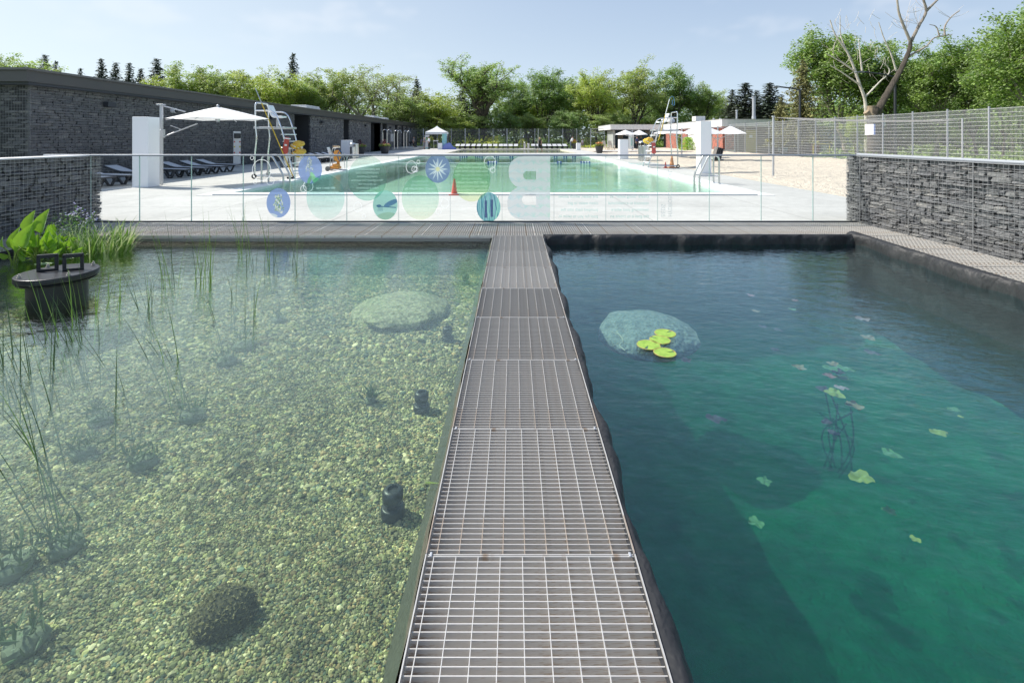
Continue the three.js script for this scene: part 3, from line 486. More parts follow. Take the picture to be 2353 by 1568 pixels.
// ================= trees =================
const leafMat = (c, t = 0.42) => mk({ c, vertexColors: true, roughness: 0.75, transmission: t, thickness: 0, side: THREE.DoubleSide }, true);
class Leaves {
  constructor() { this.p = []; this.n = []; this.c = []; }
  quad(x, y, z, l, w, tilt, b, tone) {   // a pointed leaf spray, two faces folded along its midrib
    const a = rnd() * 6.283, el = tilt + rr(-0.7, 0.7), dx = Math.cos(a) * Math.cos(el), dy = Math.sin(el), dz = Math.sin(a) * Math.cos(el);
    let sx = -dz, sy = rr(-0.9, 0.9), sz = dx; const d = sx * dx + sy * dy + sz * dz; sx -= d * dx; sy -= d * dy; sz -= d * dz; const k = w / Math.hypot(sx, sy, sz); sx *= k; sy *= k; sz *= k;
    const mx = x + dx * l * 0.45, my = y + dy * l * 0.45, mz = z + dz * l * 0.45, ex = x + dx * l, ey = y + dy * l, ez = z + dz * l;
    this.p.push(x, y, z, mx + sx, my + sy, mz + sz, ex, ey, ez, x, y, z, ex, ey, ez, mx - sx, my - sy - l * 0.1, mz - sz);
    for (let i = 0; i < 6; i++) this.c.push(b * tone[0], b * tone[1], b * tone[2]);
  }
  build(name, m, parent) {
    const g = new THREE.BufferGeometry(); g.setAttribute('position', new THREE.Float32BufferAttribute(this.p, 3)); g.setAttribute('color', new THREE.Float32BufferAttribute(this.c, 3)); g.computeVertexNormals();
    const o = sh(new THREE.Mesh(g, m)); o.name = name; parent.add(o); return o;
  }
}
// A broadleaf tree grown from its limbs. H height, R crown radius, fork height of first fork, n leaves about.
function broadleaf({ H = 16, R = 7, fork = 3.5, r = 0.4, limbs = 5, n = 9000, leaf = 0.27, tone = [1, 1, 1], spread = 0.55, droop = 0.1, clump = 0.66, bareness = 0, m, bm = mat.bark, lean = [0, 0], low = 0.25 }) {
  const o = new THREE.Group(), wood = [], tips = [];
  const grow = (p, d, len, rad, lv) => {
    const q = [p.clone()], dir = d.clone(), k = 4; let a = p.clone();
    for (let i = 0; i < k; i++) { dir.x += rr(-0.2, 0.2); dir.z += rr(-0.2, 0.2); dir.y += lv < 3 ? 0.07 : -droop * rr(0, 1.3); dir.normalize(); a = a.clone().addScaledVector(dir, len / k); q.push(a); if (lv >= 2 && i > 0) tips.push([a, lv]); if (lv === 3 && i === 3 && rnd() < 0.5) tips.push([a.clone().add(V(rr(-0.5, 0.5), rr(-2.2, -0.6), rr(-0.5, 0.5))), lv]); }
    const seg = lv < 1 ? 8 : lv < 2 ? 6 : lv < 3 ? 4 : 3;
    for (let i = 0; i < k; i++) wood.push(rod(q[i], q[i + 1], rad * (1 - 0.14 * i), rad * (1 - 0.14 * (i + 1)), seg));
    if (lv >= 4) return;
    const kids = lv === 0 ? limbs : lv === 1 ? 4 : 3;
    for (let i = 0; i < kids; i++) {
      const az = (i / kids) * 6.283 + rr(-0.5, 0.5) + lv, s = lv === 0 ? spread * rr(0.6, 1.3) : rr(0.5, 1.0), base = lv === 0 ? q[4] : q[2 + (i % 3)], up = new THREE.Vector3(Math.cos(az) * s, 1, Math.sin(az) * s).normalize();
      const nd = lv === 0 ? up : dir.clone().multiplyScalar(0.75).add(new THREE.Vector3(Math.cos(az), rr(-0.15, 0.55), Math.sin(az)).multiplyScalar(s * 0.8)).normalize();
      grow(base, nd, len * (lv === 0 ? (H - fork) / fork * 0.42 : rr(0.5, 0.72)), rad * (1 - 0.56) * (lv === 0 ? 1.25 : 1.15), lv + 1);
    }
  };
  grow(V(0, -0.1, 0), V(lean[0], 1, lean[1]).normalize(), fork, r, 0);
  // fit the crown into its measured size
  let top = 1, wide = 1; for (const [t] of tips) { top = Math.max(top, t.y); wide = Math.max(wide, Math.hypot(t.x - lean[0] * t.y, t.z - lean[1] * t.y)); }
  const sy = H / top, sx = R / wide; const wg = merge(wood); wg.scale(sx, sy, sx); part('trunk', boxuv(wg), bm, o);
  const L = new Leaves(), use = tips.filter(([t]) => t.y * sy > H * low), per = Math.max(1, Math.round(n / use.length));
  for (const [t, lv] of use) {
    if (rnd() < bareness) continue; const b0 = rr(0.72, 1.2), hue = rr(0.9, 1.1), cr = clump * rr(0.6, 1.25);
    for (let i = 0; i < per; i++) { let x, y, z; do { x = rr(-1, 1); y = rr(-1, 1); z = rr(-1, 1); } while (x * x + y * y + z * z > 1); L.quad(t.x * sx + x * cr, t.y * sy + y * cr * 0.8, t.z * sx + z * cr, leaf * rr(0.7, 1.3), leaf * rr(0.26, 0.42), -0.1, b0 * rr(0.75, 1.25), [tone[0] * hue, tone[1], tone[2] * rr(0.8, 1.2)]); }
  }
  for (let c = 0; c < n / 140; c++) {   // inner and lower sprays that fill the crown
    let x, y, z; do { x = rr(-1, 1); y = rr(-1, 1); z = rr(-1, 1); } while (x * x + y * y + z * z > 1); if (rnd() < bareness) continue;
    const cx = (x * 0.8 + lean[0] * 0.4) * R, cy = H * (0.5 + 0.4 * y * (y < 0 ? 1 - low : 0.9)), cz = z * 0.8 * R, b0 = rr(0.7, 1.15), cr = clump * rr(0.8, 1.5);
    for (let i = 0; i < 24; i++) { do { x = rr(-1, 1); y = rr(-1, 1); z = rr(-1, 1); } while (x * x + y * y + z * z > 1); L.quad(cx + x * cr, cy + y * cr * 0.8, cz + z * cr, leaf * rr(0.7, 1.3), leaf * rr(0.26, 0.42), -0.1, b0 * rr(0.75, 1.25), tone); }
  }
  L.build('crown', m, o); return o;
}
function spruce({ H = 14, R = 2.6, n = 46, tone = [1, 1, 1], m, ragged = 0.25, size = 0.34, bare = 0.06, drop = 0.45 }) {
  const o = new THREE.Group(), wood = [rod(V(0, -0.1, 0), V(0, H * 0.97, 0), H * 0.016, 0.02, 7)], L = new Leaves();
  for (let i = 0; i < n; i++) {
    const f = i / n, y = H * (bare + (1 - bare) * Math.pow(f, 0.92)), rad = R * Math.pow(1 - f, 0.8) * rr(1 - ragged, 1 + ragged * 0.6) + 0.12, k = Math.round(4 + 4 * (1 - f));
    for (let j = 0; j < k; j++) {
      const a = j / k * 6.283 + i * 2.4 + rr(-0.3, 0.3), l = rad * rr(0.72, 1.08), e = V(Math.cos(a) * l, y - l * drop * rr(0.5, 1.1) + 0.1 * l, Math.sin(a) * l), s = V(0, y, 0);
      wood.push(rod(s, e, 0.03 * (1 - f) + 0.012, 0.008, 3)); const b0 = rr(0.7, 1.25), m2 = Math.max(6, Math.round(l * 17));
      for (let q = 0; q < m2; q++) { const t = (q + rr(0.2, 1)) / m2, w = size * 0.7 * (1.2 - t) * Math.min(1, l); L.quad(e.x * t + rr(-w, w), s.y + (e.y - s.y) * t + rr(-0.14, 0.06), e.z * t + rr(-w, w), size * rr(0.8, 1.5), size * 0.26, -0.3, b0 * rr(0.7, 1.2) * (0.7 + 0.45 * t), tone); }
    }
  }
  part('trunk', boxuv(merge(wood)), mat.barkDark, o); L.build('crown', m, o); return o;
}
const elmM = leafMat([0.41, 0.53, 0.12], 0.56), limeM = leafMat([0.5, 0.6, 0.09], 0.56), deepM = leafMat([0.27, 0.42, 0.08], 0.54), spruceM = leafMat([0.085, 0.115, 0.075], 0.15), goldM = leafMat([0.24, 0.225, 0.08], 0.25);
const kinds = {
  elm: broadleaf({ m: elmM, H: 16, R: 6.4, n: 20250, limbs: 6, spread: 0.5, low: 0.12 }),
  elm2: broadleaf({ m: elmM, H: 16, R: 7, n: 17550, limbs: 5, spread: 0.75, fork: 2.6, low: 0.12, tone: [1.05, 0.98, 1], bareness: 0.12 }),
  vase: broadleaf({ m: elmM, H: 17.5, R: 8, n: 20250, limbs: 6, fork: 4.6, spread: 0.5, low: 0.26, bareness: 0.1, tone: [0.92, 0.98, 1], bm: mat.bark, r: 0.55 }),
  grey: broadleaf({ m: elmM, H: 16, R: 8, n: 12825, limbs: 5, fork: 3.2, spread: 0.8, low: 0.16, bareness: 0.2, tone: [1, 0.93, 1.25], bm: mat.barkPale, leaf: 0.24 }),
  lime: broadleaf({ m: limeM, H: 14, R: 6, n: 16200, limbs: 6, spread: 0.6, fork: 1.9, low: 0.08 }),
  deep: broadleaf({ m: deepM, H: 16, R: 6, n: 17550, limbs: 6, spread: 0.45, fork: 2.2, low: 0.06 }),
  fir: spruce({ m: spruceM, H: 15, R: 2.5 }), fir2: spruce({ m: spruceM, H: 15, R: 3, ragged: 0.45, n: 40, tone: [1.05, 1, 0.9] }),
};
const placed = new Set(), sizes = new Map();
// px centre, top of the crown, distance, half-width of the crown in the picture's own angle
function plant(kind, name, px, top, d, half, turn, label, cat = 'tree', group) {
  const src = kinds[kind]; let o;
  if (placed.has(kind)) o = src.clone(); else { o = src; placed.add(kind); }
  if (!sizes.has(src)) { const b = new THREE.Box3().setFromObject(src); sizes.set(src, [b.max.y, (b.max.x - b.min.x + b.max.z - b.min.z) / 4]); }
  const [h, w] = sizes.get(src), p = at(px, VY, d), H = (EYE + (VY - top) * d / FOC) * (kind.includes('fir') ? 1.0 : 1.05), R = half * d / FOC * (kind === 'oldfir' ? 1.15 : kind.includes('fir') ? 2.3 : px < 1020 ? 1.5 : px > 1900 ? 1.22 : 1.35), s = R / w;
  o.name = uniq(name); o.position.set(p.x, -0.06, p.z); o.rotation.y = turn; o.scale.set(s, H / h, s); o.userData = { label, category: cat }; if (group) o.userData.group = group; scene.add(o); return o;
}
{
  const E = (k, px, top, d, half, t, label) => plant(k, k === 'fir' || k === 'fir2' ? 'spruce_tree' : 'broadleaf_tree', px, top, d, half, t, label);
  // behind the bath house
  E('elm', 22, 122, 60, 72, 0.4, 'dark green broad tree topping the near left end of the flat roof');
  E('fir', 103, 124, 95, 21, 0.2, 'taller of the two dark spruces over the left end of the long roof');
  E('fir2', 127, 138, 96, 18, 1.2, 'shorter spruce just right of the tallest one over the roof end');
  E('fir2', 183, 155, 98, 20, 2.1, 'small lone spruce tip showing over the roof left of the wall camera');
  E('fir', 232, 133, 100, 19, 0.9, 'thin topped pale spruce at the left end of the spruce row over the roof');
  E('fir2', 264, 141, 100, 25, 3.0, 'bushy dark spruce second in the spruce row over the roof');
  E('fir', 296, 143, 102, 19, 1.7, 'dark narrow spruce in the middle of the spruce row over the roof');
  E('fir2', 322, 155, 102, 23, 2.6, 'lower dark spruce filling the spruce row before its last tall one');
  E('fir', 360, 133, 104, 26, 0.1, 'tall full spruce closing the right end of the spruce row');
  E('fir2', 402, 149, 106, 18, 0.5, 'spruce tip rising over the first light green elm crowns');
  E('fir', 458, 153, 108, 18, 2.4, 'spruce top half hidden by the light green elms over the roof');
  E('fir2', 672, 120, 112, 24, 1.0, 'lone tall spruce top standing above the elm crowns over the bath house');
  E('lime', 392, 178, 88, 62, 0.3, 'low bright green tree first from the left over the long roof');
  E('elm', 478, 150, 92, 66, 1.1, 'light green elm with upright twigs over the first roof hatch');
  E('elm2', 565, 150, 94, 70, 2.2, 'broad light elm behind the top of the yellow rescue pole');
  E('lime', 640, 168, 90, 62, 2.9, 'yellow green rounded tree behind the lifeguard seat on the left');
  E('elm', 715, 182, 92, 56, 3.7, 'mid green elm over the middle doorway of the bath house');
  E('elm2', 785, 147, 100, 66, 0.8, 'tall open elm with sky showing through its top over the building');
  E('grey', 880, 150, 92, 92, 0.6, 'large greyish elm with pale forked trunks over the far end of the building');
  E('fir', 957, 180, 108, 20, 0.5, 'spruce tip just right of the large greyish elm');
  E('lime', 1003, 216, 90, 52, 1.9, 'small bright tree behind the white pop up tent');
  E('elm', 935, 225, 86, 48, 2.4, 'low green tree at the far corner of the bath house');
  // middle
  E('fir2', 1063, 192, 100, 28, 0.4, 'dark spruce on the left behind the tall vase shaped elm');
  E('fir', 1098, 200, 100, 26, 1.4, 'dark spruce standing behind the trunk of the vase shaped elm');
  E('vase', 1120, 127, 92, 90, 0.2, 'tall vase shaped elm with spreading limbs in the middle of the far tree line');
  E('deep', 1188, 185, 102, 48, 1.6, 'dark green tree right of the vase shaped elm');
  E('deep', 1258, 160, 98, 58, 2.5, 'dark upright elm with ragged top beyond the middle of the far fence');
  E('elm', 1322, 176, 104, 50, 0.7, 'paler elm between the dark one and the yellow green one');
  E('lime', 1372, 164, 92, 54, 1.3, 'yellow green tree beyond the planter with red flowers');
  E('elm2', 1452, 142, 94, 78, 2.8, 'big mid green elm over the left wing of the pavilion');
  E('deep', 1545, 154, 100, 58, 0.9, 'dense dark elm over the middle of the white pavilion roof');
  E('elm', 1612, 196, 100, 50, 2.0, 'mid green tree over the roof cowl of the pavilion');
  E('elm2', 1655, 214, 104, 36, 3.3, 'low green tree between the elms and the first pavilion spruce');
  E('fir2', 1682, 204, 86, 28, 0.6, 'first spruce from the left behind the thin roof pipe');
  E('fir', 1712, 188, 84, 32, 1.8, 'tallest spruce between the thin pipe and the fat flue');
  E('fir2', 1738, 205, 88, 24, 2.3, 'spruce directly behind the fat metal flue');
  E('fir', 1768, 189, 82, 36, 0.3, 'dark spruce right of the metal flue under the far street lamp');
  // low growth and understorey beyond the far fence
  const low = [[905, 262, 90], [1035, 268, 88], [1075, 262, 92], [1160, 258, 90], [1215, 262, 94], [1300, 255, 90], [1400, 258, 88], [1225, 225, 108], [1300, 232, 110], [1410, 225, 110], [1500, 240, 108], [1010, 250, 108]];
  const ord = ['first', 'second', 'third', 'fourth', 'fifth', 'sixth', 'seventh', 'eighth', 'ninth', 'tenth', 'eleventh', 'last']; low.sort((a, b) => a[0] - b[0]);
  low.forEach(([px, top, d], i) => plant(['deep', 'elm', 'lime', 'deep'][i % 4], 'broadleaf_tree', px, top, d, 42, i * 1.7, ord[i] + ' from the left of the low understorey trees beyond the far fence', 'tree', 'understorey trees beyond the far fence'));
}
{ // right hand side, nearer: bigger leaves are told apart
  kinds.ash = broadleaf({ m: leafMat([0.28, 0.42, 0.07], 0.55), H: 11, R: 5, n: 30000, limbs: 6, fork: 2.0, r: 0.26, spread: 0.6, low: 0.08, leaf: 0.21, clump: 0.62, bm: mat.barkPale });
  kinds.ash2 = broadleaf({ m: leafMat([0.26, 0.4, 0.065], 0.55), H: 11, R: 5.2, n: 28000, limbs: 5, fork: 1.8, r: 0.24, spread: 0.7, low: 0.05, leaf: 0.2, clump: 0.6, bm: mat.bark, bareness: 0.08 });
  kinds.oldfir = spruce({ m: goldM, H: 9.5, R: 3.4, n: 30, ragged: 0.6, size: 0.32, bare: 0.2, drop: 0.2, tone: [1, 1.05, 0.9] });
  const E = (k, px, top, d, half, t, label) => plant(k, k === 'oldfir' ? 'spruce_tree' : 'broadleaf_tree', px, top, d, half, t, label);
  E('oldfir', 1845, 132, 43, 66, 0.7, 'ragged golden brown spruce beside the far street lamp');
  E('oldfir', 1795, 220, 46, 44, 2.4, 'low ragged spruce at the right end of the pavilion');
  E('fir2', 1900, 205, 56, 26, 2.4, 'small dark spruce between the golden spruce and the leaning dead tree');
  E('ash', 1945, 48, 47, 108, 0.2, 'tall broad green tree behind the bare white twigs');
  E('ash2', 2050, 95, 46, 92, 1.3, 'green tree behind the leaning dead trunk');
  E('ash', 2150, 80, 42, 88, 2.1, 'dense green tree right of the near street lamp');
  E('ash2', 2245, 92, 40, 82, 0.5, 'green tree with a long slanting limb over the right fence');
  E('ash', 2370, -40, 33, 120, 3.2, 'very tall near tree cut by the right edge of the picture');
  E('ash2', 2305, 70, 37, 66, 2.6, 'green tree squeezed between the slanting limb and the tall edge tree');
  [[1905, 250, 66, 40], [1965, 235, 60, 46], [2045, 205, 62, 60], [2140, 215, 60, 60], [2230, 205, 55, 60], [2330, 190, 50, 60]].forEach(([px, top, d, half], i) => plant(['deep', 'elm'][i % 2], 'broadleaf_tree', px, top, d, half, i * 2.3, ['first', 'second', 'third', 'fourth', 'fifth', 'last'][i] + ' shady background tree beyond the right fence counting from the building', 'tree', 'shady park trees beyond the right fence'));
  E('lime', 1968, 262, 37, 26, 0.6, 'bright sapling left of the cut trunk beyond the right fence');
}
{ // dead poplar: cut leader, one leaning stem, bare white branches
  const d = 35, t = thing('dead_tree', 'leaning dead tree with a sawn off stub and bare pale branches', 'tree', [0, 0, 0]);
  const q = (x, y, dd = d) => at(1755 + 0.2538 * x, 0.2538 * y, dd), W = [];
  const limb = (pts, r0, r1) => { const c = new THREE.CatmullRomCurve3(pts), n = pts.length * 5, g = new THREE.TubeGeometry(c, n, 1, 8), p = g.attributes.position; for (let i = 0; i <= n; i++) { const f = i / n, ce = c.getPointAt(f), r = (r0 + (r1 - r0) * f) * (1 + 0.08 * Math.sin(i * 2.1)); for (let k = 0; k <= 8; k++) { const j = i * 9 + k; p.setXYZ(j, ce.x + (p.getX(j) - ce.x) * r, ce.y + (p.getY(j) - ce.y) * r, ce.z + (p.getZ(j) - ce.z) * r); } } g.computeVertexNormals(); return boxuv(g, 1); };
  const foot = q(1000, 1390); foot.y = -0.1;
  part('trunk', [limb([foot, q(1000, 1200), q(990, 1050), q(1000, 975)], 0.48, 0.38), limb([q(990, 1120), q(1060, 950), q(1150, 790), q(1260, 590), q(1320, 440), q(1330, 360)], 0.27, 0.12)], mat.bark, t);
  part('sawn_stub', [rod(q(985, 1060), q(975, 955), 0.36, 0.3, 10), rod(q(975, 1060), q(925, 1010), 0.26, 0.2, 9)], mk({ c: [0.45, 0.36, 0.26], map: barkT, roughness: 1 }), t);
  part('pale_branch', [limb([q(1325, 370), q(1270, 240), q(1225, 120), q(1205, -20)], 0.1, 0.06)], mk({ c: [0.5, 0.46, 0.4], map: barkT }), t);
  part('pale_branch', [limb([q(1335, 370), q(1400, 240), q(1470, 100), q(1440, -20)], 0.115, 0.07), limb([q(1470, 100), q(1530, 40), q(1590, -20)], 0.1, 0.06)], mk({ c: [0.36, 0.32, 0.28], map: barkT }), t);
  part('pale_branch', [limb([q(1280, 530), q(1380, 470), q(1480, 410), q(1540, 345), q(1640, 320), q(1705, 315)], 0.075, 0.03), limb([q(1640, 320), q(1640, 240), q(1700, 150), q(1775, 95)], 0.06, 0.03), limb([q(1590, 325), q(1560, 240), q(1500, 220)], 0.05, 0.02)], mk({ c: [0.52, 0.45, 0.38], map: barkT }), t);
  const tw = []; for (let i = 0; i < 34; i++) { const o = [[1240, 200], [1290, 270], [1400, 220], [1480, 90], [1300, 110], [1690, 160]][i % 6], a = rr(-3.1, 0.1), l = rr(60, 200); tw.push(tube([q(o[0], o[1]), q(o[0] + Math.cos(a) * l * 0.5 + rr(-20, 20), o[1] + Math.sin(a) * l * 0.5), q(o[0] + Math.cos(a) * l, o[1] + Math.sin(a) * l - 15, d + rr(-1, 1))], 0.012, 8, 3)); }
  stuff(part('twigs', tw, mk({ c: [0.55, 0.5, 0.45] }), t));
  const b = thing('bare_branches', 'bare whitish dead limbs in front of the tall green tree', 'dead tree', [0, 0, 0]), bw = mk({ c: [0.85, 0.8, 0.72], map: barkT });
  part('limb', limb([(() => { const f = q(930, 1390, 38); f.y = -0.1; return f; })(), q(915, 900, 38), q(870, 770, 38), q(830, 650, 38), q(760, 480, 38), q(640, 300, 38), q(600, 180, 38)], 0.17, 0.04), bw, b);
  for (const s of [[[830, 640], [780, 520], [700, 330], [690, 140]], [[890, 640], [870, 480], [860, 350]], [[1200, 640], [1150, 480], [1090, 350], [1040, 200]], [[820, 640], [700, 560], [560, 480]], [[860, 760], [700, 650], [600, 590]], [[915, 880], [1050, 740], [1140, 640], [1010, 500]]]) part('limb', limb(s.map(([x, y]) => q(x, y, 38)), 0.075, 0.025), bw, b);
  const t2 = []; for (let i = 0; i < 60; i++) { const x = rr(580, 1150), y = rr(150, 760), a = rr(-2.6, -0.5), l = rr(40, 130); t2.push(tube([q(x, y, 38), q(x + Math.cos(a) * l * 0.5 + rr(-12, 12), y + Math.sin(a) * l * 0.5, 38), q(x + Math.cos(a) * l, y + Math.sin(a) * l, 38)], 0.014, 6, 3)); }
  stuff(part('twigs', t2, bw, b));
}
{ // the park wood further back reads as one mass
  const L = new Leaves(), tone = [[0.75, 0.9, 0.9], [1, 1, 1], [1.25, 1.1, 0.9], [0.6, 0.75, 0.8]];
  const clump = (px, d, h, r, k, t) => { const p = at(px, VY, d); for (let i = 0; i < k; i++) { let x, y, z; do { x = rr(-1, 1); y = rr(-1, 1); z = rr(-1, 1); } while (x * x + y * y + z * z > 1); L.quad(p.x + x * r, h + y * r * 0.75, p.z + z * r, rr(0.55, 1.0), rr(0.22, 0.36), 0, rr(0.6, 1.25), t); } };
  for (let px = 320; px < 1960; px += 7) for (let j = 0; j < 6; j++) { const d = rr(112, 128), top = 6.6 + 4.8 * vnoise(px / 46, 3, 0, 61) + 2 * vnoise(px / 13, 5, 0, 62); clump(px + rr(-6, 6), d, top * (j + rr(0, 1)) / 6, rr(1.2, 2.2), 40, tone[Math.floor(4 * vnoise(px / 30 + 9, j * 0.4, 0, 63))]); }
  for (let px = 1880; px < 2480; px += 9) for (let j = 0; j < 6; j++) { const d = rr(62, 74), top = 2.2 + 2.6 * vnoise(px / 60, 3, 0, 64) + 1.5 * vnoise(px / 17, 5, 0, 65); clump(px + rr(-6, 6), d, 0.5 + top * (j + rr(0, 1)) / 6, rr(0.9, 1.6), 34, tone[Math.floor(4 * vnoise(px / 40 + 5, j * 0.4, 0, 66))]); }
  const o = L.build(uniq('park_wood'), leafMat([0.24, 0.34, 0.08], 0.45), scene); tag(o, 'shadowy wood closing the view behind the nearer trees', 'wood'); stuff(o);
}
{ // scrub and grass beyond the far fence, seen through it
  const L = new Leaves(); for (let i = 0; i < 26000; i++) { const d = rr(82, 104), px = rr(900, 1680), h = 0.3 + 1.5 * Math.max(0, vnoise(px / 24, d / 5, 0, 33) - 0.42) * 2.4, p = at(px, VY, d); L.quad(p.x, rr(0, h), p.z, rr(0.25, 0.5), 0.12, 0.5, rr(0.6, 1.3), vnoise(px / 40, d / 9, 0, 35) > 0.55 ? [1.4, 1.25, 0.9] : [0.8, 0.9, 1]); }
  const o = L.build(uniq('undergrowth'), limeM, scene); tag(o, 'low sunlit shrubs and tall grass beyond the far fence', 'undergrowth'); stuff(o);
  const K = new Leaves(); for (let i = 0; i < 9000; i++) { const d = rr(30, 58), px = rr(1880, 2350), p = at(px, VY, d); if (p.x < 25) continue; const h = 0.15 + 1.3 * Math.max(0, vnoise(px / 30, d / 3, 0, 37) - 0.55) * 2.2; K.quad(p.x, rr(0, h), p.z, rr(0.16, 0.3), 0.07, 0.5, rr(0.6, 1.2), [0.95, 1, 1]); }
  const k = K.build(uniq('undergrowth'), elmM, scene); tag(k, 'scattered low bushes on the lawn beyond the right fence', 'undergrowth'); stuff(k);
}

// ================= things on the pool deck =================
const x2 = (z) => 560.9 + 0.1961 * z;
{ // white pillars and boxes
  const pillar = (name, label, cat, x0, x1, z0, z1, h, y = 0) => { const t = thing(name, label, cat, [(x0 + x1) / 2, y, (z0 + z1) / 2]); const w = x1 - x0, d = z1 - z0; part('shaft', rbox(w, h, d, 0.012, 0, h / 2 + 0.012, 0), mat.white, t); part('base_plate', rbox(w + 0.1, 0.014, d + 0.1, 0.004, 0, 0.007, 0), mat.galv, t); return t; };
  pillar('white_pillar', 'tall white square pillar on the left before the dark stone building', 'pillar', -13.38, -12.82, -17.5, -16.94, 2.47);
  pillar('white_pillar', 'tall white square pillar at the right pool edge beside the handrails', 'pillar', 9.06, 9.6, -24.0, -23.45, 2.54);
  pillar('white_pillar', 'shorter white pillar at the far right of the pool near the steel bins', 'pillar', 8.72, 9.42, -40.4, -39.7, 1.6);
  pillar('white_box', 'white box beside the left loungers below the open doorway', 'box', -14.8, -14.0, -42, -41.4, 1.53);
  pillar('white_box', 'small white box by the far fence with a dark bag on top', 'box', 8.9, 9.5, -69, -68.5, 1.0);
  tag(part('bag', rbox(0.34, 0.36, 0.3, 0.1, 9.15, 1.19, -68.75), mat.darkPanel), 'dark bag standing on the small white box', 'bag');
}
// ---- loungers ----
function lounger(sling, frame) {
  const t = thing('sun_lounger', '', 'sun lounger', [0, 0, 0]);   // local x: foot +x, head -x
  for (const s of [-1, 1]) {
    part('side_rail', bent([[-1.0, 0.62, s * 0.32], [-0.35, 0.4, s * 0.32], [0.98, 0.36, s * 0.32]], 0.034, 0.2, 6), frame, t);
    part('leg', [bar(V(0.1, 0.36, s * 0.31), V(0.34, 0.0, s * 0.31), 0.06, 0.07), bar(V(0.6, 0.36, s * 0.31), V(0.42, 0.0, s * 0.31), 0.06, 0.07), box(0.14, 0.05, 0.06, 0.38, 0.02, s * 0.31)], frame, t);
    part('leg', [bar(V(-0.75, 0.42, s * 0.31), V(-0.56, 0.0, s * 0.31), 0.06, 0.07), bar(V(-0.3, 0.38, s * 0.31), V(-0.48, 0.0, s * 0.31), 0.06, 0.07), box(0.14, 0.05, 0.06, -0.52, 0.02, s * 0.31)], frame, t);
  }
  part('sling', [box(1.34, 0.022, 0.58, 0.31, 0.388, 0, 0, 0, -0.03)], sling, t);
  part('backrest', [box(0.72, 0.022, 0.58, -0.67, 0.52, 0, 0, 0, -0.325)], sling, t);
  part('cross_tube', [rod(V(0.98, 0.36, -0.32), V(0.98, 0.36, 0.32), 0.03), rod(V(-0.35, 0.39, -0.32), V(-0.35, 0.39, 0.32), 0.03)], frame, t);
  return t;
}
{
  const slingM = mk({ c: [0.62, 0.62, 0.64], map: grainT, roughness: 0.85 });
  const L0 = lounger(slingM, mat.frame); L0.position.set(-15.15, 0, -16.9);
  const labs = ['nearest white lounger half hidden by the dark stone wall end', 'white lounger second from the near end under the building', 'white lounger with its foot just left of the white pillar', 'white lounger directly right of the white pillar', 'white lounger second right of the white pillar', 'white lounger third right of the white pillar', 'white lounger fourth right of the pillar, last before the gap'];
  [16.9, 17.8, 19.4, 21.0, 22.2, 23.4, 24.7].forEach((d, i) => { const o = i ? copy(L0, [-15.1 + [0, 0.1, -0.1, 0, 0.05, 0.1, 0.05][i], 0, -d], [0, 0.02, -0.03, 0.01, 0.02, -0.02, 0.03][i]) : L0; o.userData.label = labs[i]; o.userData.group = 'loungers along the shaded building'; });
  for (let i = 0; i < 8; i++) copy(L0, [-14.1 + i * 0.09, 0, -(31 + i * 0.95)], rr(-0.04, 0.04), ['nearest', 'second nearest', 'third nearest', 'fourth nearest', 'fourth farthest', 'third farthest', 'second farthest', 'farthest'][i] + ' white lounger of the close packed row beside the cleaner cart', 'close packed loungers left of the pool');
  const nth = ['first', 'second', 'third', 'fourth', 'fifth', 'sixth', 'seventh', 'eighth', 'ninth', 'tenth', 'eleventh', 'twelfth'];
  const back = [485, 545, 606, 670, 735, 805, 865, 930, 995, 1048, 1110, 1170].map((z) => 949.8 + 0.1961 * (z + 28)).concat([920, 1060, 1200, 1330, 1460, 1585, 1715].map((z) => 1139.8 + 0.0923 * z));
  back.forEach((px, i) => { const p = at(px, VY, 76.5); const o = copy(L0, [p.x, 0, p.z + rr(-0.2, 0.2)], -Math.PI / 2 + rr(-0.05, 0.05), (i < 12 ? nth[i] + ' from the tent of the white loungers left of the far pale bins' : nth[i - 12] + ' from the pale bins of the white loungers on their right'), 'loungers before the far fence'); o.scale.set(1, 1.15, 1.1); });
}
// ---- umbrellas ----
function canopy(parent, cx, cz, apex, rim, half, turn, arms) {   // square shade with soft facets
  const pos = [], idx = [], N = 8;
  for (let i = 0; i <= 32; i++) { const a = i / 32 * 6.2832, e = Math.abs(((a / (Math.PI / 2)) % 1 + 1) % 1 - 0.5) * 2, r = half / Math.max(Math.abs(Math.cos(a)), Math.abs(Math.sin(a))); for (let k = 0; k <= N; k++) { const f = k / N, y = apex - (apex - rim) * Math.pow(f, 1.12) - 0.05 * f * e * 0 + (1 - e) * 0.06 * f * f; pos.push(Math.cos(a + turn) * r * f + cx, y, Math.sin(a + turn) * r * f + cz); } }
  for (let i = 0; i < 32; i++) for (let k = 0; k < N; k++) { const a = i * (N + 1) + k, b = a + N + 1; idx.push(a, b, a + 1, b, b + 1, a + 1); }
  const g = new THREE.BufferGeometry(); g.setAttribute('position', new THREE.Float32BufferAttribute(pos, 3)); g.setIndex(idx); g.computeVertexNormals();
  const c = part('canopy', g, mat.whiteFabric, parent); c.material.side = THREE.DoubleSide;
  const up = []; for (let k = 0; k < 4; k++) { const a = k * Math.PI / 2 + Math.PI / 4 + turn, r = half * 1.38; up.push(rod(V(cx, apex - 0.04, cz), V(cx + Math.cos(a) * r, rim - 0.01, cz + Math.sin(a) * r), 0.014)); }
  part('ribs', up, mat.galv, c); part('finial', new THREE.SphereGeometry(0.05, 10, 8).translate(cx, apex + 0.04, cz), mat.galv, c); part('hub', cyl(0.06, 0.09, 0.1, 10, cx, rim - 0.06, cz), mat.galv, c);
  return c;
}
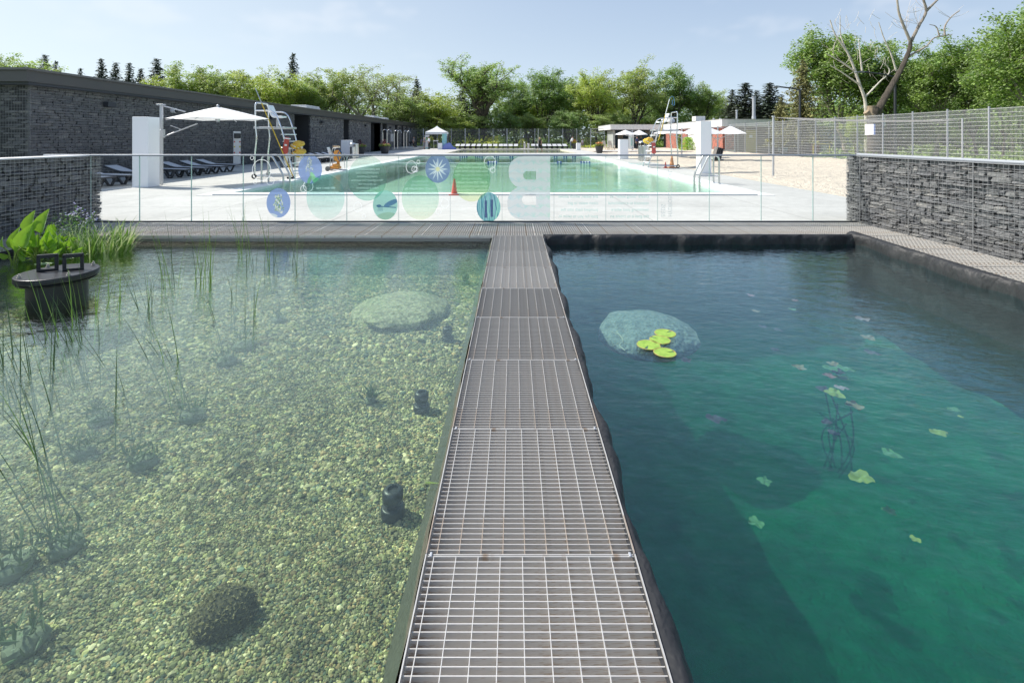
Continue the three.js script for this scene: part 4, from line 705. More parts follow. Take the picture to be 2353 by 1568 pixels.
{
  const t = thing('cantilever_umbrella', 'white square umbrella on a side pole behind the left white pillar', 'umbrella', [-13.05, 0, -17.9]);
  part('pole', [rbox(0.09, 2.98, 0.09, 0.015, 0, 1.5, 0)], mat.galv, t); part('top_bracket', rbox(0.26, 0.05, 0.16, 0.01, -0.02, 2.97, 0), mat.galv, t);
  canopy(t, 1.72, -0.6, 2.93, 2.42, 1.3, 0.62);
  part('arm', [rod(V(0.08, 2.92, 0), V(0.75, 2.72, -0.2), 0.024), rod(V(0.05, 1.78, 0), V(1.1, 2.28, -0.35), 0.022), rod(V(0.3, 2.2, -0.05), V(0.65, 2.06, -0.12), 0.016)], mat.galv, t);
  part('clamp', rbox(0.16, 0.3, 0.14, 0.02, 0.02, 1.9, 0), mat.galv, t);
  const dbl = (px, d, ys, apex, rim, off, half, label, turn = 0) => {
    const p = at(px, VY, d), u = thing('double_umbrella', label, 'umbrella', [p.x, ys, p.z]);
    part('mast', rod(V(0, 0, 0), V(0, apex - ys - 0.02, 0), 0.055, 0.05, 12), mat.galv, u); part('base', rbox(0.7, 0.05, 0.7, 0.01, 0, 0.025, 0), mat.galv, u);
    const ring = part('collar', cyl(0.09, 0.09, 0.16, 12, 0, rim - ys - 0.42, 0), mat.galv, u); const arms = [];
    for (const s of [-1, 1]) { canopy(u, s * off * Math.cos(turn), s * off * Math.sin(turn), apex - ys, rim - ys, half, 0.35 * s + turn); arms.push(rod(V(0, rim - ys - 0.36, 0), V(s * off * 0.95 * Math.cos(turn), rim - ys - 0.02, s * off * 0.95 * Math.sin(turn)), 0.028), rod(V(0, apex - ys - 0.1, 0), V(s * off * 0.6 * Math.cos(turn), apex - ys - 0.18, s * off * 0.6 * Math.sin(turn)), 0.022)); }
    part('arm', arms, mat.galv, u); return u;
  };
  dbl(1452.6, 61, 0.1, 2.72, 2.1, 0.85, 0.98, 'twin white umbrellas on one mast before the chequered pavilion wall');
  dbl(1566.3, 41, 0.1, 2.6, 2.06, 1.0, 1.0, 'twin white umbrellas on one mast behind the right lifeguard chair');
  dbl(1649, 36, 0.12, 2.62, 2.0, 0.95, 1.0, 'twin white umbrellas on one mast behind the tall right pillar');
}
// ---- lifeguard chairs ----
function guardChair(label) {
  const t = thing('lifeguard_chair', label, 'lifeguard chair', [0, 0, 0]); const C = mat.chrome, X0 = -0.05;
  const side = (z, k) => { part('leg', bent([[0, 0.1, z], [0.0, 1.0, z], [0.09, 1.8, z], [0.04, 2.15, z], [0.02, 3.16, z]], 0.036, 0.22), C, t); part('ladder_rail', bent([[0.03, 2.9, z], [0.85, 2.9, z], [1.12, 2.2, z], [1.7, 0.02, z]], 0.034, 0.3), C, t); };
  side(0.55); side(-0.55);
  part('back_hoop', bent([[0.02, 3.1, 0.55], [0.03, 3.24, 0.5], [0.03, 3.24, -0.5], [0.02, 3.1, -0.55]], 0.036, 0.12), C, t);
  part('platform', [rbox(1.3, 0.05, 1.1, 0.012, 0.62, 2.19, 0), rbox(1.32, 0.09, 0.03, 0.01, 0.62, 2.17, 0.56), rbox(1.32, 0.09, 0.03, 0.01, 0.62, 2.17, -0.56)], mat.galv, t);
  for (const y of [1.89, 1.59, 1.28, 0.97, 0.65, 0.32]) part('step', rbox(0.2, 0.04, 1.06, 0.01, 1.12 + (2.2 - y) * 0.266, y, 0), mat.white, t);
  part('base_rail', [bent([[0, 0.12, 0.55], [1.6, 0.14, 0.55]], 0.03, 0.1), bent([[0, 0.12, -0.55], [1.6, 0.14, -0.55]], 0.03, 0.1), rod(V(0, 0.12, -0.55), V(0, 0.12, 0.55), 0.03)], C, t);
  part('seat_post', cyl(0.045, 0.045, 0.45, 12, 0.7, 2.2, 0), mat.galv, t);
  { const s = new THREE.Shape(); s.moveTo(0.4, 3.14); s.bezierCurveTo(0.52, 2.95, 0.5, 2.76, 0.62, 2.7); s.bezierCurveTo(0.75, 2.63, 0.86, 2.68, 0.98, 2.67); s.lineTo(0.98, 2.645); s.bezierCurveTo(0.84, 2.64, 0.74, 2.6, 0.6, 2.65); s.bezierCurveTo(0.46, 2.72, 0.48, 2.92, 0.36, 3.13); s.closePath(); part('seat', new THREE.ExtrudeGeometry(s, { depth: 0.42, bevelEnabled: true, bevelSize: 0.02, bevelThickness: 0.03, bevelSegments: 3, curveSegments: 10 }).translate(0, 0, -0.21), mat.white, t); }
  for (const z of [0.6, -0.6]) part('wheel', [new THREE.TorusGeometry(0.08, 0.03, 8, 18).translate(0.0, 0.11, z)], mat.blackPlastic, t);
  return t;
}
{
  const a = guardChair('tall steel lifeguard chair on the left with red tube and yellow vests on its ladder'); a.position.set(-11.02, 0, -21.1);
  const b = copy(a, [9.42, 0, -28.3], Math.PI, 'tall steel lifeguard chair at the right pool edge with its ladder towards the water');
  const rescue = (label, pos, turn, lean, col) => { const g = rbox(0.24, 0.72, 0.14, 0.06, 0, 0, 0), p = g.attributes.position; for (let i = 0; i < p.count; i++) { const f = (p.getY(i) + 0.36) / 0.72; p.setX(i, p.getX(i) * (1 - 0.22 * f)); } g.computeVertexNormals(); const t = thing('rescue_tube', label, 'rescue tube', pos, turn); t.rotation.z = lean; const m = part('foam', g, mk({ c: col, map: grainT, roughness: 0.6 }), t); part('strap', [box(0.26, 0.05, 0.15, 0, 0.3, 0), box(0.1, 0.07, 0.005, 0.01, 0.02, 0.075)], mk({ c: [0.75, 0.72, 0.7] }), m); part('buckle', box(0.07, 0.05, 0.05, 0, -0.38, 0), mat.darkMetal, m); return t; };
  rescue('red rescue tube hanging on the left lifeguard chair ladder', [-9.66, 1.42, -20.5], 0.1, -0.14, [0.55, 0.075, 0.055]);
  rescue('red rescue tube hanging on the right lifeguard chair ladder', [8.02, 1.2, -27.7], -0.1, 0.05, [0.58, 0.1, 0.09]);
  const vest = (label, pos, s) => { const t = thing('life_vest', label, 'life vest', pos, 0.3); const q = (k) => { const g = new THREE.IcosahedronGeometry(0.17 * s, 3), p = g.attributes.position; for (let i = 0; i < p.count; i++) { const n = 0.75 + 0.6 * vnoise(p.getX(i) * 14 + k * 9, p.getY(i) * 14 + p.getZ(i) * 9, 0, 40 + k); p.setXYZ(i, p.getX(i) * n * 1.15, p.getY(i) * n * 0.75, p.getZ(i) * n); } g.deleteAttribute('normal'); g.computeVertexNormals(); return g; }; part('padding', q(1), mk({ c: [0.75, 0.47, 0.05], roughness: 0.7 }), t); part('padding', q(2).translate(0.1, 0.1, 0.08), mk({ c: [0.7, 0.42, 0.06], roughness: 0.7 }), t); part('strap', [tube([[-0.18, 0.05, 0.12], [0, -0.05, 0.2], [0.18, -0.15, 0.12]], 0.018, 12, 4), tube([[0.15, 0, 0.1], [0.22, -0.15, 0.08], [0.24, -0.3, 0.05]], 0.014, 10, 4)], mat.white, t); };
  vest('upper yellow life vest draped on the left chair ladder', [-9.42, 1.4, -20.95], 1.1); vest('lower yellow life vest draped on the left chair ladder', [-9.36, 1.06, -20.95], 1.1); vest('yellow life vest on the right chair ladder above the red tube', [7.66, 1.55, -27.8], 1.1);
  const pole = thing('rescue_pole', 'long yellow pole leaning against the left lifeguard chair', 'pole', [0, 0, 0]), p0 = V(-9.33, 0.13, -20.4), p1 = V(-10.94, 3.85, -20.45), pm = p0.clone().lerp(p1, 0.83);
  part('shaft', rod(p0, pm, 0.022, 0.022, 8), mk({ c: [0.68, 0.45, 0.04], roughness: 0.45 }), pole); part('tip', rod(pm, p1, 0.02, 0.02, 8), mat.galv, pole); part('roller_head', rod(V(-9.55, 0.07, -20.4), V(-9.3, 0.07, -20.35), 0.06, 0.06, 12), mat.blackPlastic, pole);
  const hk = thing('rescue_pole', 'yellow pole with blue shepherd hook leaning on the right lifeguard chair', 'pole', [0, 0, 0]), q0 = at(1513, 322, 27.2), q1 = at(1538, 228, 27.6), qm = q0.clone().lerp(q1, 0.62);
  part('shaft', rod(q0, qm, 0.02, 0.02, 8), mk({ c: [0.7, 0.47, 0.04], roughness: 0.45 }), hk); part('tip', rod(qm, q1, 0.02, 0.02, 8), mat.white, hk);
  part('hook', tube([q1, at(1541, 223, 27.6), at(1546, 221.5, 27.6), at(1549, 229, 27.6), at(1549.5, 240, 27.6), at(1547, 242, 27.6), at(1545, 238, 27.6), at(1544.5, 229, 27.6)], 0.016, 40, 6), mk({ c: [0.06, 0.19, 0.36], roughness: 0.4 }), hk);
}
// ---- pool handrails ----
{
  const rails = (label, sgn, foot, edge, d) => { const t = thing('pool_handrail', label, 'handrail', [0, 0, 0]); for (const z of [-d, -d - 0.52]) { part('rail', bent([[foot, 0, z], [foot, 1.06, z], [foot + sgn * 0.38, 1.1, z], [edge, 0.34, z], [edge + sgn * 0.02, -0.75, z]], 0.034, 0.16, 10), mat.steel, t); part('foot_plate', cyl(0.075, 0.06, 0.03, 14, foot, 0, z), mat.steel, t); part('cross_bar', rod(V(foot, 0.3, z), V(edge, 0.3, z), 0.022, 0.022, 8), mat.steel, t); } };
  rails('pair of bent steel handrails at the left side of the pool', 1, -9.5, -8.68, 18.2);
  rails('pair of bent steel handrails at the right side of the pool', -1, 7.74, 7.0, 18.2);
}
// ---- cleaner cart ----
{
  const t = thing('pool_cleaner_cart', 'orange pool cleaner on a wheeled steel cart beside the left pool edge', 'cleaner cart', [-9.4, 0, -25.5]), O = mk({ c: [0.68, 0.27, 0.045], roughness: 0.5 });
  part('frame', [bent([[-0.25, 0.2, 0.18], [-0.1, 1.2, 0.18], [0.2, 1.24, 0.18]], 0.018, 0.1, 6), bent([[-0.25, 0.2, -0.18], [-0.1, 1.2, -0.18], [0.2, 1.24, -0.18]], 0.018, 0.1, 6), rod(V(-0.08, 1.2, -0.18), V(-0.08, 1.2, 0.18), 0.018), bent([[-0.2, 0.1, 0.2], [0.55, 0.06, 0.2], [0.6, 0.06, 0], [0.55, 0.06, -0.2], [-0.2, 0.1, -0.2]], 0.018, 0.08, 6), rod(V(0.5, 0.06, 0), V(0.42, 0.95, 0), 0.014)], mat.galv, t);
  for (const z of [0.26, -0.26]) part('wheel', [new THREE.TorusGeometry(0.1, 0.035, 8, 18).translate(-0.32, 0.13, z), new THREE.CylinderGeometry(0.09, 0.09, 0.03, 16).rotateX(Math.PI / 2).translate(-0.32, 0.13, z)], mk({ c: [0.18, 0.18, 0.17] }), t);
  part('cleaner_body', [rbox(0.5, 0.14, 0.4, 0.05, 0.0, 0.18, 0), rbox(0.3, 0.16, 0.36, 0.05, 0.04, 0.3, 0), rbox(0.16, 0.2, 0.06, 0.02, 0.14, 0.4, 0)], O, t);
  part('cable_reel', [0.85, 0.6].map((y) => new THREE.CylinderGeometry(0.17, 0.17, 0.2, 20).rotateX(Math.PI / 2).translate(0.12, y + 0.08, 0.05)), O, t);
  part('cable', [new THREE.TorusGeometry(0.15, 0.035, 8, 20).scale(0.7, 1.6, 1).rotateY(0.5).translate(0.26, 0.8, 0.1)], mk({ c: [0.06, 0.1, 0.2], roughness: 0.5 }), t);
  part('folded_cloth', rbox(0.3, 0.06, 0.28, 0.025, 0.04, 1.28, 0), mk({ c: [0.6, 0.42, 0.25] }), t); part('splash_sheet', box(0.02, 0.62, 0.34, -0.3, 0.95, 0, 0, 0, 0.3), mk({ c: [0.72, 0.75, 0.8], roughness: 0.5 }), t);
}
// ---- bins ----
{
  const bin = (label, p, h, hood, r = 0.25) => { const t = thing('steel_bin', label, 'bin', [p.x, 0, p.z]); part('drum', lathe([[0, 0.03], [r * 0.98, 0.03], [r, 0.06], [r, hood ? h * 0.72 : h - 0.04], [r * 0.96, hood ? h * 0.73 : h - 0.02], [0, hood ? h * 0.73 : h]], 24), mat.steel, t); if (hood) { part('hood', [new THREE.SphereGeometry(r, 20, 8, 0, 6.283, 0, 1.45).scale(1, 0.55, 1).translate(0, h * 0.88, 0)], mat.steel, t); part('hood_leg', [0, 1, 2, 3].map((k) => bar(V(Math.cos(k * 1.57 + 0.8) * r * 0.96, h * 0.7, Math.sin(k * 1.57 + 0.8) * r * 0.96), V(Math.cos(k * 1.57 + 0.8) * r * 0.96, h * 0.9, Math.sin(k * 1.57 + 0.8) * r * 0.96), 0.06, 0.02)), mat.steel, t); } };
  bin('steel drum bin behind the ladder of the left lifeguard chair', onto(655, 383.6), 1.2, false, 0.28); bin('steel bin standing right of the left lifeguard ladder', onto(683, 383.6), 1.25, false, 0.3);
  bin('hooded steel bin right of the white box by the building', onto(810, 364), 1.35, true, 0.24); bin('steel bin between the white box and first flower planter', onto(817, 362.5), 1.25, false, 0.24);
  bin('hooded steel bin left of the right lifeguard chair', onto(1476, 369), 1.55, true, 0.32); bin('lower steel bin just right of the hooded one near the right chair', onto(1483, 370.5), 1.2, false, 0.3);
  bin('pale bin on the left of the pair at the far fence', onto(1205, 341.8), 1.15, true, 0.2); bin('pale bin on the right of the pair at the far fence', onto(1213.5, 341.8), 0.92, false, 0.2);
}
// ---- planters ----
{
  const planter = (label, p, r, h, y, cols, tall) => {
    const t = thing('flower_planter', label, 'planter', [p.x, y, p.z]); part('pot', lathe([[0, 0], [r * 0.58, 0], [r * 0.66, 0.04], [r * 0.92, h * 0.7], [r, h * 0.96], [r * 0.98, h], [r * 0.9, h], [r * 0.86, h * 0.9], [0, h * 0.88]], 28), mk({ c: [0.045, 0.045, 0.047], roughness: 0.6 }), t);
    cols.forEach(([name, c, n, spread, up]) => { const L = new Leaves(); for (let i = 0; i < n; i++) { const a = rr(0, 6.283), q = Math.sqrt(rnd()) * spread * r; L.quad(Math.cos(a) * q + (name === 'dark_plume' ? -0.1 : 0), h + rr(-0.02, up) * (1 - 0.4 * q / r), Math.sin(a) * q, rr(0.09, 0.17), 0.05, 0.3, rr(0.7, 1.3), [1, 1, 1]); } L.build(name, leafMat(c, 0.4), t); });
  };
  const red = [['foliage', [0.28, 0.42, 0.05], 420, 1.05, 0.28], ['flowers', [0.62, 0.2, 0.2], 130, 1.0, 0.42], ['dark_plume', [0.1, 0.025, 0.04], 140, 0.45, 0.75]];
  const y2 = [['foliage', [0.24, 0.36, 0.05], 420, 1.05, 0.3], ['flowers', [0.7, 0.33, 0.08], 150, 0.95, 0.5], ['red_flowers', [0.5, 0.06, 0.05], 70, 0.8, 0.45]];
  planter('dark round planter of red and green plants beside the steel bins', onto(828, 354.5), 0.5, 0.8, 0, red); planter('dark round planter of red and green plants before the outdoor showers', onto(883.5, 352.8), 0.55, 0.82, 0, red);
  planter('dark planter of orange flowers by the two deck chairs', onto(1376.7, 351.8), 0.47, 0.82, 0, y2); planter('dark planter of yellow flowers with a man in white beside it', onto(1319, 341.8), 0.45, 0.85, 0, [['foliage', [0.45, 0.45, 0.04], 350, 1.05, 0.3], ['flowers', [0.7, 0.3, 0.08], 80, 0.6, 0.6]]);
}
// ---- outdoor showers ----
{
  const ys = 0.34; [[878.7, 53.8], [888.4, 55.6], [905, 59], [912.6, 60.7], [927, 64], [933.6, 65.8]].forEach(([px, d], i) => { const p = at(px, VY, d), t = thing('outdoor_shower', ['first', 'second', 'third', 'fourth', 'fifth', 'last'][i] + ' curved steel outdoor shower along the dark wall counting from the planter', 'shower', [p.x, ys, p.z]); part('post', rod(V(0, 0, 0), V(0, 1.98, 0), 0.06, 0.06, 10), mat.steel, t); part('spout', tube([[0, 1.96, 0], [0.03, 2.2, 0], [0.25, 2.32, 0], [0.45, 2.2, 0], [0.52, 1.98, 0]], 0.026, 20, 6), mat.chrome, t); t.userData.group = 'outdoor showers'; });
}
// ---- cones ----
{
  const cone = (label, p, h, c) => { const t = thing('traffic_cone', label, 'cone', [p.x, 0, p.z]); part('body', lathe([[h * 0.2, h * 0.06], [h * 0.06, h * 0.94], [h * 0.045, h * 0.99], [0, h]], 20), mk({ c, roughness: 0.5 }), t); part('foot', rbox(h * 0.62, h * 0.07, h * 0.62, 0.012, 0, h * 0.035, 0), mk({ c: c.map((v) => v * 0.8), roughness: 0.6 }), t); };
  cone('red traffic cone standing at the near pool edge behind the glass', onto(1043.5, 447.6), 0.5, [0.62, 0.11, 0.07]); cone('small red cone under the right lifeguard chair', onto(1529, 386), 0.36, [0.6, 0.09, 0.07]); cone('tall orange cone on the wheeled base of the right lifeguard chair', onto(1543.5, 385.5), 0.72, [0.7, 0.32, 0.14]);
}
// ---- lane ropes ----
{
  const W = mk({ c: [0.75, 0.78, 0.8], roughness: 0.4 }), B = mk({ c: [0.04, 0.09, 0.3], roughness: 0.4 });
  const rope = (label, d, groups) => { const t = thing('lane_rope', label, 'lane rope', [0, -0.03, 0]); part('line', rod(V(-8.75, 0.01, -d), V(7.0, 0.01, -d), 0.022, 0.022, 6), W, t); for (const [a, b, n] of groups) for (let i = 0; i < n; i++) { const px = a + (b - a) * (n > 1 ? i / (n - 1) : 0.5), x = (px - VX) * d / FOC; part('float', new THREE.CylinderGeometry(0.1, 0.1, 0.13, 12).rotateZ(Math.PI / 2).translate(x, 0.03, -d), i % 2 ? W : B, t); } };
  const zz = (z) => 949.8 + 0.1961 * z; rope('nearer white lane rope with blue floats across the pool', 33.9, [[zz(878), zz(968), 7], [zz(1695), zz(1722), 3], [zz(1965), zz(2060), 7]]); rope('farther white lane rope with blue floats across the pool', 44.6, [[zz(548), zz(622), 7], [zz(730), zz(800), 7], [zz(950), zz(990), 5], [zz(1133), zz(1157), 3], [zz(1652), zz(1676), 3], [zz(1764), zz(1788), 3], [zz(1868), zz(1892), 3]]);
}
// ---- tent, banners, slide ----
{
  const d = 73.5, p = at(1003.6, VY, d), t = thing('pop_up_tent', 'white pop up tent by the far corner of the bath house', 'tent', [p.x, 0, p.z]), r = 1.5;
  const g = new THREE.BufferGeometry(), v = [], c = [[-r, -r], [r, -r], [r, r], [-r, r]]; for (let i = 0; i < 4; i++) { const a = c[i], b = c[(i + 1) % 4]; for (let k = 0; k < 5; k++) { const f = k / 5, h = (k + 1) / 5, y = (q) => 3.55 - 0.95 * Math.pow(q, 0.75); const P1 = [a[0] * f, y(f), a[1] * f], P2 = [b[0] * f, y(f), b[1] * f], P3 = [b[0] * h, y(h), b[1] * h], P4 = [a[0] * h, y(h), a[1] * h]; v.push(...P1, ...P3, ...P2, ...P1, ...P4, ...P3); } }
  g.setAttribute('position', new THREE.Float32BufferAttribute(v, 3)); g.computeVertexNormals(); const wf = mk({ c: [0.85, 0.85, 0.85], roughness: 0.9, transmission: 0.25, thickness: 0, side: THREE.DoubleSide }, true);
  part('roof', g, wf, t); part('valance', [box(2 * r, 0.34, 0.02, 0, 2.44, r), box(2 * r, 0.34, 0.02, 0, 2.44, -r), box(0.02, 0.34, 2 * r, r, 2.44, 0), box(0.02, 0.34, 2 * r, -r, 2.44, 0)], wf, t); for (const [x, z] of c) part('leg', rod(V(x * 0.97, 0, z * 0.97), V(x * 0.97, 2.5, z * 0.97), 0.025, 0.025, 6), mat.galv, t);
  const B = (label, px, dd, w, h, col, extra) => { const q = at(px, VY, dd), b = thing('banner', label, 'banner', [q.x, 0, q.z]); const m = part('sheet', rbox(w, h, 0.03, 0.01, 0, h / 2 + 0.05, 0), mk({ c: col, roughness: 0.6 }), b); for (const [x, y, ww, hh, cc] of extra) part('print', box(ww, hh, 0.004, x, y, 0.019), mk({ c: cc }), m); part('foot', rbox(w, 0.06, 0.25, 0.01, 0, 0.03, 0), mat.galv, b); };
  B('white roll up banner with a green and yellow print left of the tent', 980.7, 74, 0.68, 2.12, [0.7, 0.72, 0.76], [[0, 1.6, 0.4, 0.42, [0.3, 0.5, 0.25]], [0.03, 1.78, 0.34, 0.08, [0.6, 0.6, 0.2]], [0, 0.15, 0.68, 0.2, [0.25, 0.5, 0.55]]]);
  B('teal banner hung under the right side of the white tent', 1020.6, 72, 0.7, 2.3, [0.28, 0.55, 0.58], [[-0.2, 1.8, 0.2, 0.9, [0.3, 0.58, 0.42]], [0, 0.95, 0.3, 0.06, [0.7, 0.8, 0.8]]]);
  const q = at(1011, VY, 71.8), k = thing('white_counter', 'white counter box in front of the teal banner', 'counter', [q.x, 0, q.z]); part('body', rbox(0.64, 0.92, 0.5, 0.02, 0, 0.46, 0), mat.white, k); part('top', rbox(0.68, 0.04, 0.54, 0.01, 0, 0.94, 0), mat.white, k);
  const h = at(1000.7, VY, 73.6), tb = thing('high_table', 'small high table under the white tent', 'table', [h.x, 0, h.z]); part('tabletop', rbox(0.75, 0.14, 0.6, 0.02, 0, 1.28, 0), mat.white, tb); for (const [x, z] of [[-0.3, 0.2], [0.3, 0.2], [-0.3, -0.2], [0.3, -0.2]]) part('leg', rod(V(x, 0, z), V(x, 1.22, z), 0.018, 0.018, 6), mat.galv, tb);
  const s = new THREE.Shape(); s.moveTo(-1, 0); s.bezierCurveTo(-0.9, 0.7, -0.3, 0.95, 0.08, 0.93); s.bezierCurveTo(0.25, 0.6, 0.5, 0.3, 1.0, 0.08); s.lineTo(1.0, 0); s.closePath(); const w = at(1032, VY, 72), sl = thing('water_slide', 'small blue moulded slide at the wading pool edge', 'slide', [w.x, 0, w.z]);
  part('body', new THREE.ExtrudeGeometry(s, { depth: 0.7, bevelEnabled: true, bevelSize: 0.04, bevelThickness: 0.05, bevelSegments: 3 }).translate(0, 0.02, -0.35), mk({ c: [0.17, 0.22, 0.55], roughness: 0.35 }), sl); part('chute', tube([[0.06, 1.0, 0], [0.3, 0.66, 0], [0.6, 0.36, 0], [1.0, 0.16, 0]], 0.06, 20, 6), mk({ c: [0.2, 0.27, 0.62], roughness: 0.3 }), sl);
}
{ // speakers, deck chairs, stacked chairs, spine board, pavilion things
  const sp = (label, px, dd, y, pole) => { const q = at(px, VY, dd), t = thing('loudspeaker', label, 'speaker', [q.x, 0, q.z]); part('cabinet', rbox(0.34, 0.62, 0.3, 0.03, 0, y, 0), mat.blackPlastic, t); part('grille', rbox(0.28, 0.5, 0.02, 0.008, 0, y, 0.155), mat.darkMetal, t); part('stand', [rod(V(0, 0, 0), V(0, y - 0.3, 0), 0.02), rod(V(-0.3, 0, 0.2), V(0, 0.5, 0), 0.015), rod(V(0.3, 0, 0.2), V(0, 0.5, 0), 0.015), rod(V(0, 0, -0.35), V(0, 0.5, 0), 0.015)], mat.darkMetal, t); };
  sp('left of two black loudspeakers above the pale bins', 1205.3, 77, 1.95); sp('right of two black loudspeakers above the pale bins', 1212, 77, 1.95); sp('black loudspeaker on a stand just right of the tent', 1030.3, 76, 1.95);
  const ch = (label, px, dd, turn) => { const q = at(px, VY, dd), t = thing('deck_chair', label, 'chair', [q.x, 0.08, q.z], turn), wd = mk({ c: [0.6, 0.53, 0.43], roughness: 0.8 }); for (let k = 0; k < 5; k++) part('slat', box(0.1, 0.92, 0.025, -0.24 + k * 0.12, 0.78 + 0.03 * (2 - Math.abs(k - 2)), -0.32, -0.35), wd, t); part('seat', [box(0.56, 0.03, 0.55, 0, 0.38, 0, 0.16)], wd, t); for (const s of [-1, 1]) { part('armrest', box(0.12, 0.03, 0.7, s * 0.34, 0.62, 0.02), wd, t); part('leg', [box(0.05, 0.62, 0.1, s * 0.34, 0.31, 0.3), box(0.05, 0.5, 0.08, s * 0.34, 0.2, -0.35, 0.5)], wd, t); } };
  ch('left of the two pale slatted deck chairs on the sand', 1391.5, 65.7, 0.5); ch('right of the two pale slatted deck chairs on the sand', 1404.5, 65.7, 0.4);
  { const q = at(1641, VY, 35.5), t = thing('stacked_loungers', 'stack of dark loungers tipped on end behind the tall right pillar', 'loungers', [q.x, 0.1, q.z]); for (let k = 0; k < 4; k++) part('lounger_frame', rbox(0.07, 0.98, 0.5, 0.03, -0.12 + k * 0.13, 0.5, 0.05 * k).rotateZ(-0.28), k ? mat.frame : mk({ c: [0.5, 0.46, 0.42] }), t); part('foot', box(0.5, 0.06, 0.5, 0.05, 0.03, 0), mat.frame, t); }
  { const q = at(543.5, VY, 29.2), t = thing('spine_board', 'white rescue spine board standing against the dark wall left of the chair', 'spine board', [q.x, 0, q.z], 0.9); part('board', rbox(0.42, 2.1, 0.06, 0.03, 0, 1.08, 0), mk({ c: [0.72, 0.7, 0.66] }), t); part('head_block', rbox(0.34, 0.3, 0.16, 0.04, 0, 1.86, 0.06), mat.blackPlastic, t); for (const [y, c] of [[1.5, [0.5, 0.1, 0.08]], [1.2, [0.6, 0.5, 0.06]], [0.85, [0.5, 0.1, 0.08]]]) for (const x of [-0.15, 0.15]) part('grip', box(0.07, 0.09, 0.015, x, y, 0.035), mk({ c }), t); }
}
{ // volleyball net
  const a = V(11.44, 0, -21.3), b = V(21.45, 0.1, -23.1), t = thing('volleyball_net', 'volleyball net tape between two white posts on the sand', 'volleyball net', [0, 0, 0]);
  part('post', [rod(V(a.x, -0.1, a.z), V(a.x, 2.68, a.z), 0.042, 0.042, 12), cyl(0.07, 0.07, 0.05, 12, a.x, 2.66, a.z), cyl(0.065, 0.065, 0.06, 12, a.x, 1.45, a.z)], mat.galv, t); part('post', [rod(V(b.x, -0.1, b.z), V(b.x, 2.68, b.z), 0.036, 0.036, 12), cyl(0.05, 0.05, 0.06, 12, b.x, 1.45, b.z)], mat.galv, t);
  const n = 40, pos = [], idx = []; for (let i = 0; i <= n; i++) { const f = i / n, p = a.clone().lerp(b, f), sag = 0.1 * 4 * f * (1 - f), h = 0.045 * Math.min(1, f * 8, (1 - f) * 8); for (const s of [1, -1]) pos.push(p.x, 2.6 + 0.04 * (1 - f) - sag + s * h, p.z); } for (let i = 0; i < n; i++) idx.push(i * 2, i * 2 + 1, i * 2 + 2, i * 2 + 1, i * 2 + 3, i * 2 + 2);
  const g = new THREE.BufferGeometry(); g.setAttribute('position', new THREE.Float32BufferAttribute(pos, 3)); g.setIndex(idx); g.computeVertexNormals(); part('net_tape', g, mk({ c: [0.72, 0.68, 0.62], side: THREE.DoubleSide }), t);
}

// ================= fences, pavilion, lamps, people =================
function fencePanel(len, h, rows, pitch) {   // welded wire panel along +x
  const l = []; for (let i = 0; i <= rows; i++) { const y = 0.06 + (h - 0.12) * i / rows; l.push(box(len, 0.011, 0.007, len / 2, y, 0.006), box(len, 0.011, 0.007, len / 2, y, -0.006)); }
  for (let x = pitch / 2; x < len; x += pitch) l.push(box(0.0055, h - 0.04, 0.0055, x, h / 2, 0)); return merge(l);
}
{
  const wireL = mk({ c: [0.66, 0.67, 0.68], metalness: 0.2, roughness: 0.5 }), H = 3.15, f = thing('wire_fence', 'tall grey welded wire fence along the right side of the sand', 'fence', [0, 0, 0]), D = 2.24, pg = fencePanel(D - 0.07, H, 15, 0.056), post = rbox(0.075, H + 0.12, 0.06, 0.008, 0, H / 2, 0);
  for (let i = 0; i < 20; i++) { const d = 9.94 + D * i; const m = part('post', post, mat.fencePaint, f); m.position.set(23, 0.05, -d); if (i < 19) { const p = part('wire_panel', pg, wireL, f); p.position.set(23, 0.05, -d - 0.035); p.rotation.y = Math.PI / 2; } }
  const s = thing('fence_sign', 'small white notice with a blue edge fixed on the right wire fence', 'sign', [22.93, 2.28, -31.1], -Math.PI / 2); part('board', rbox(0.62, 0.68, 0.012, 0.004), mk({ c: [0.8, 0.81, 0.82], roughness: 0.5 }), s); part('blue_edge', box(0.1, 0.68, 0.014, 0.27, 0, 0), mk({ c: [0.06, 0.12, 0.35] }), s); s.rotation.y = -1.2;
  const k = structure(part('fence_kerb', span(22.75, 23.25, -0.05, 0.14, -53, -8), mk({ c: [0.34, 0.34, 0.34], map: patchT })));
  const g = thing('wire_fence', 'long grey welded wire fence across the far end of the pool grounds', 'fence', [0, 0, 0]), D2 = 2.28, H2 = 3.2, pg2 = fencePanel(D2 - 0.06, H2, 13, 0.09);
  const x0 = (908 - VX) * 79 / FOC; for (let i = 0; i < 16; i++) { const x = x0 + D2 * i, gate = i > 13; const m = part('post', rbox(i % 3 === 2 ? 0.12 : 0.07, H2 + 0.1, 0.07, 0.008, 0, H2 / 2, 0), mat.fencePaint, g); m.position.set(x, 0, -79); if (i < 15) { const p = part('wire_panel', pg2, mat.fencePaint, g); p.position.set(x + 0.03, 0, -79); } }
  part('gate_bar', [box(2.2, 0.06, 0.06, x0 + D2 * 14 + 1.1, 2.6, -78.96), box(2.2, 0.06, 0.06, x0 + D2 * 14 + 1.1, 3.2, -78.96)], mat.galv, g);
}
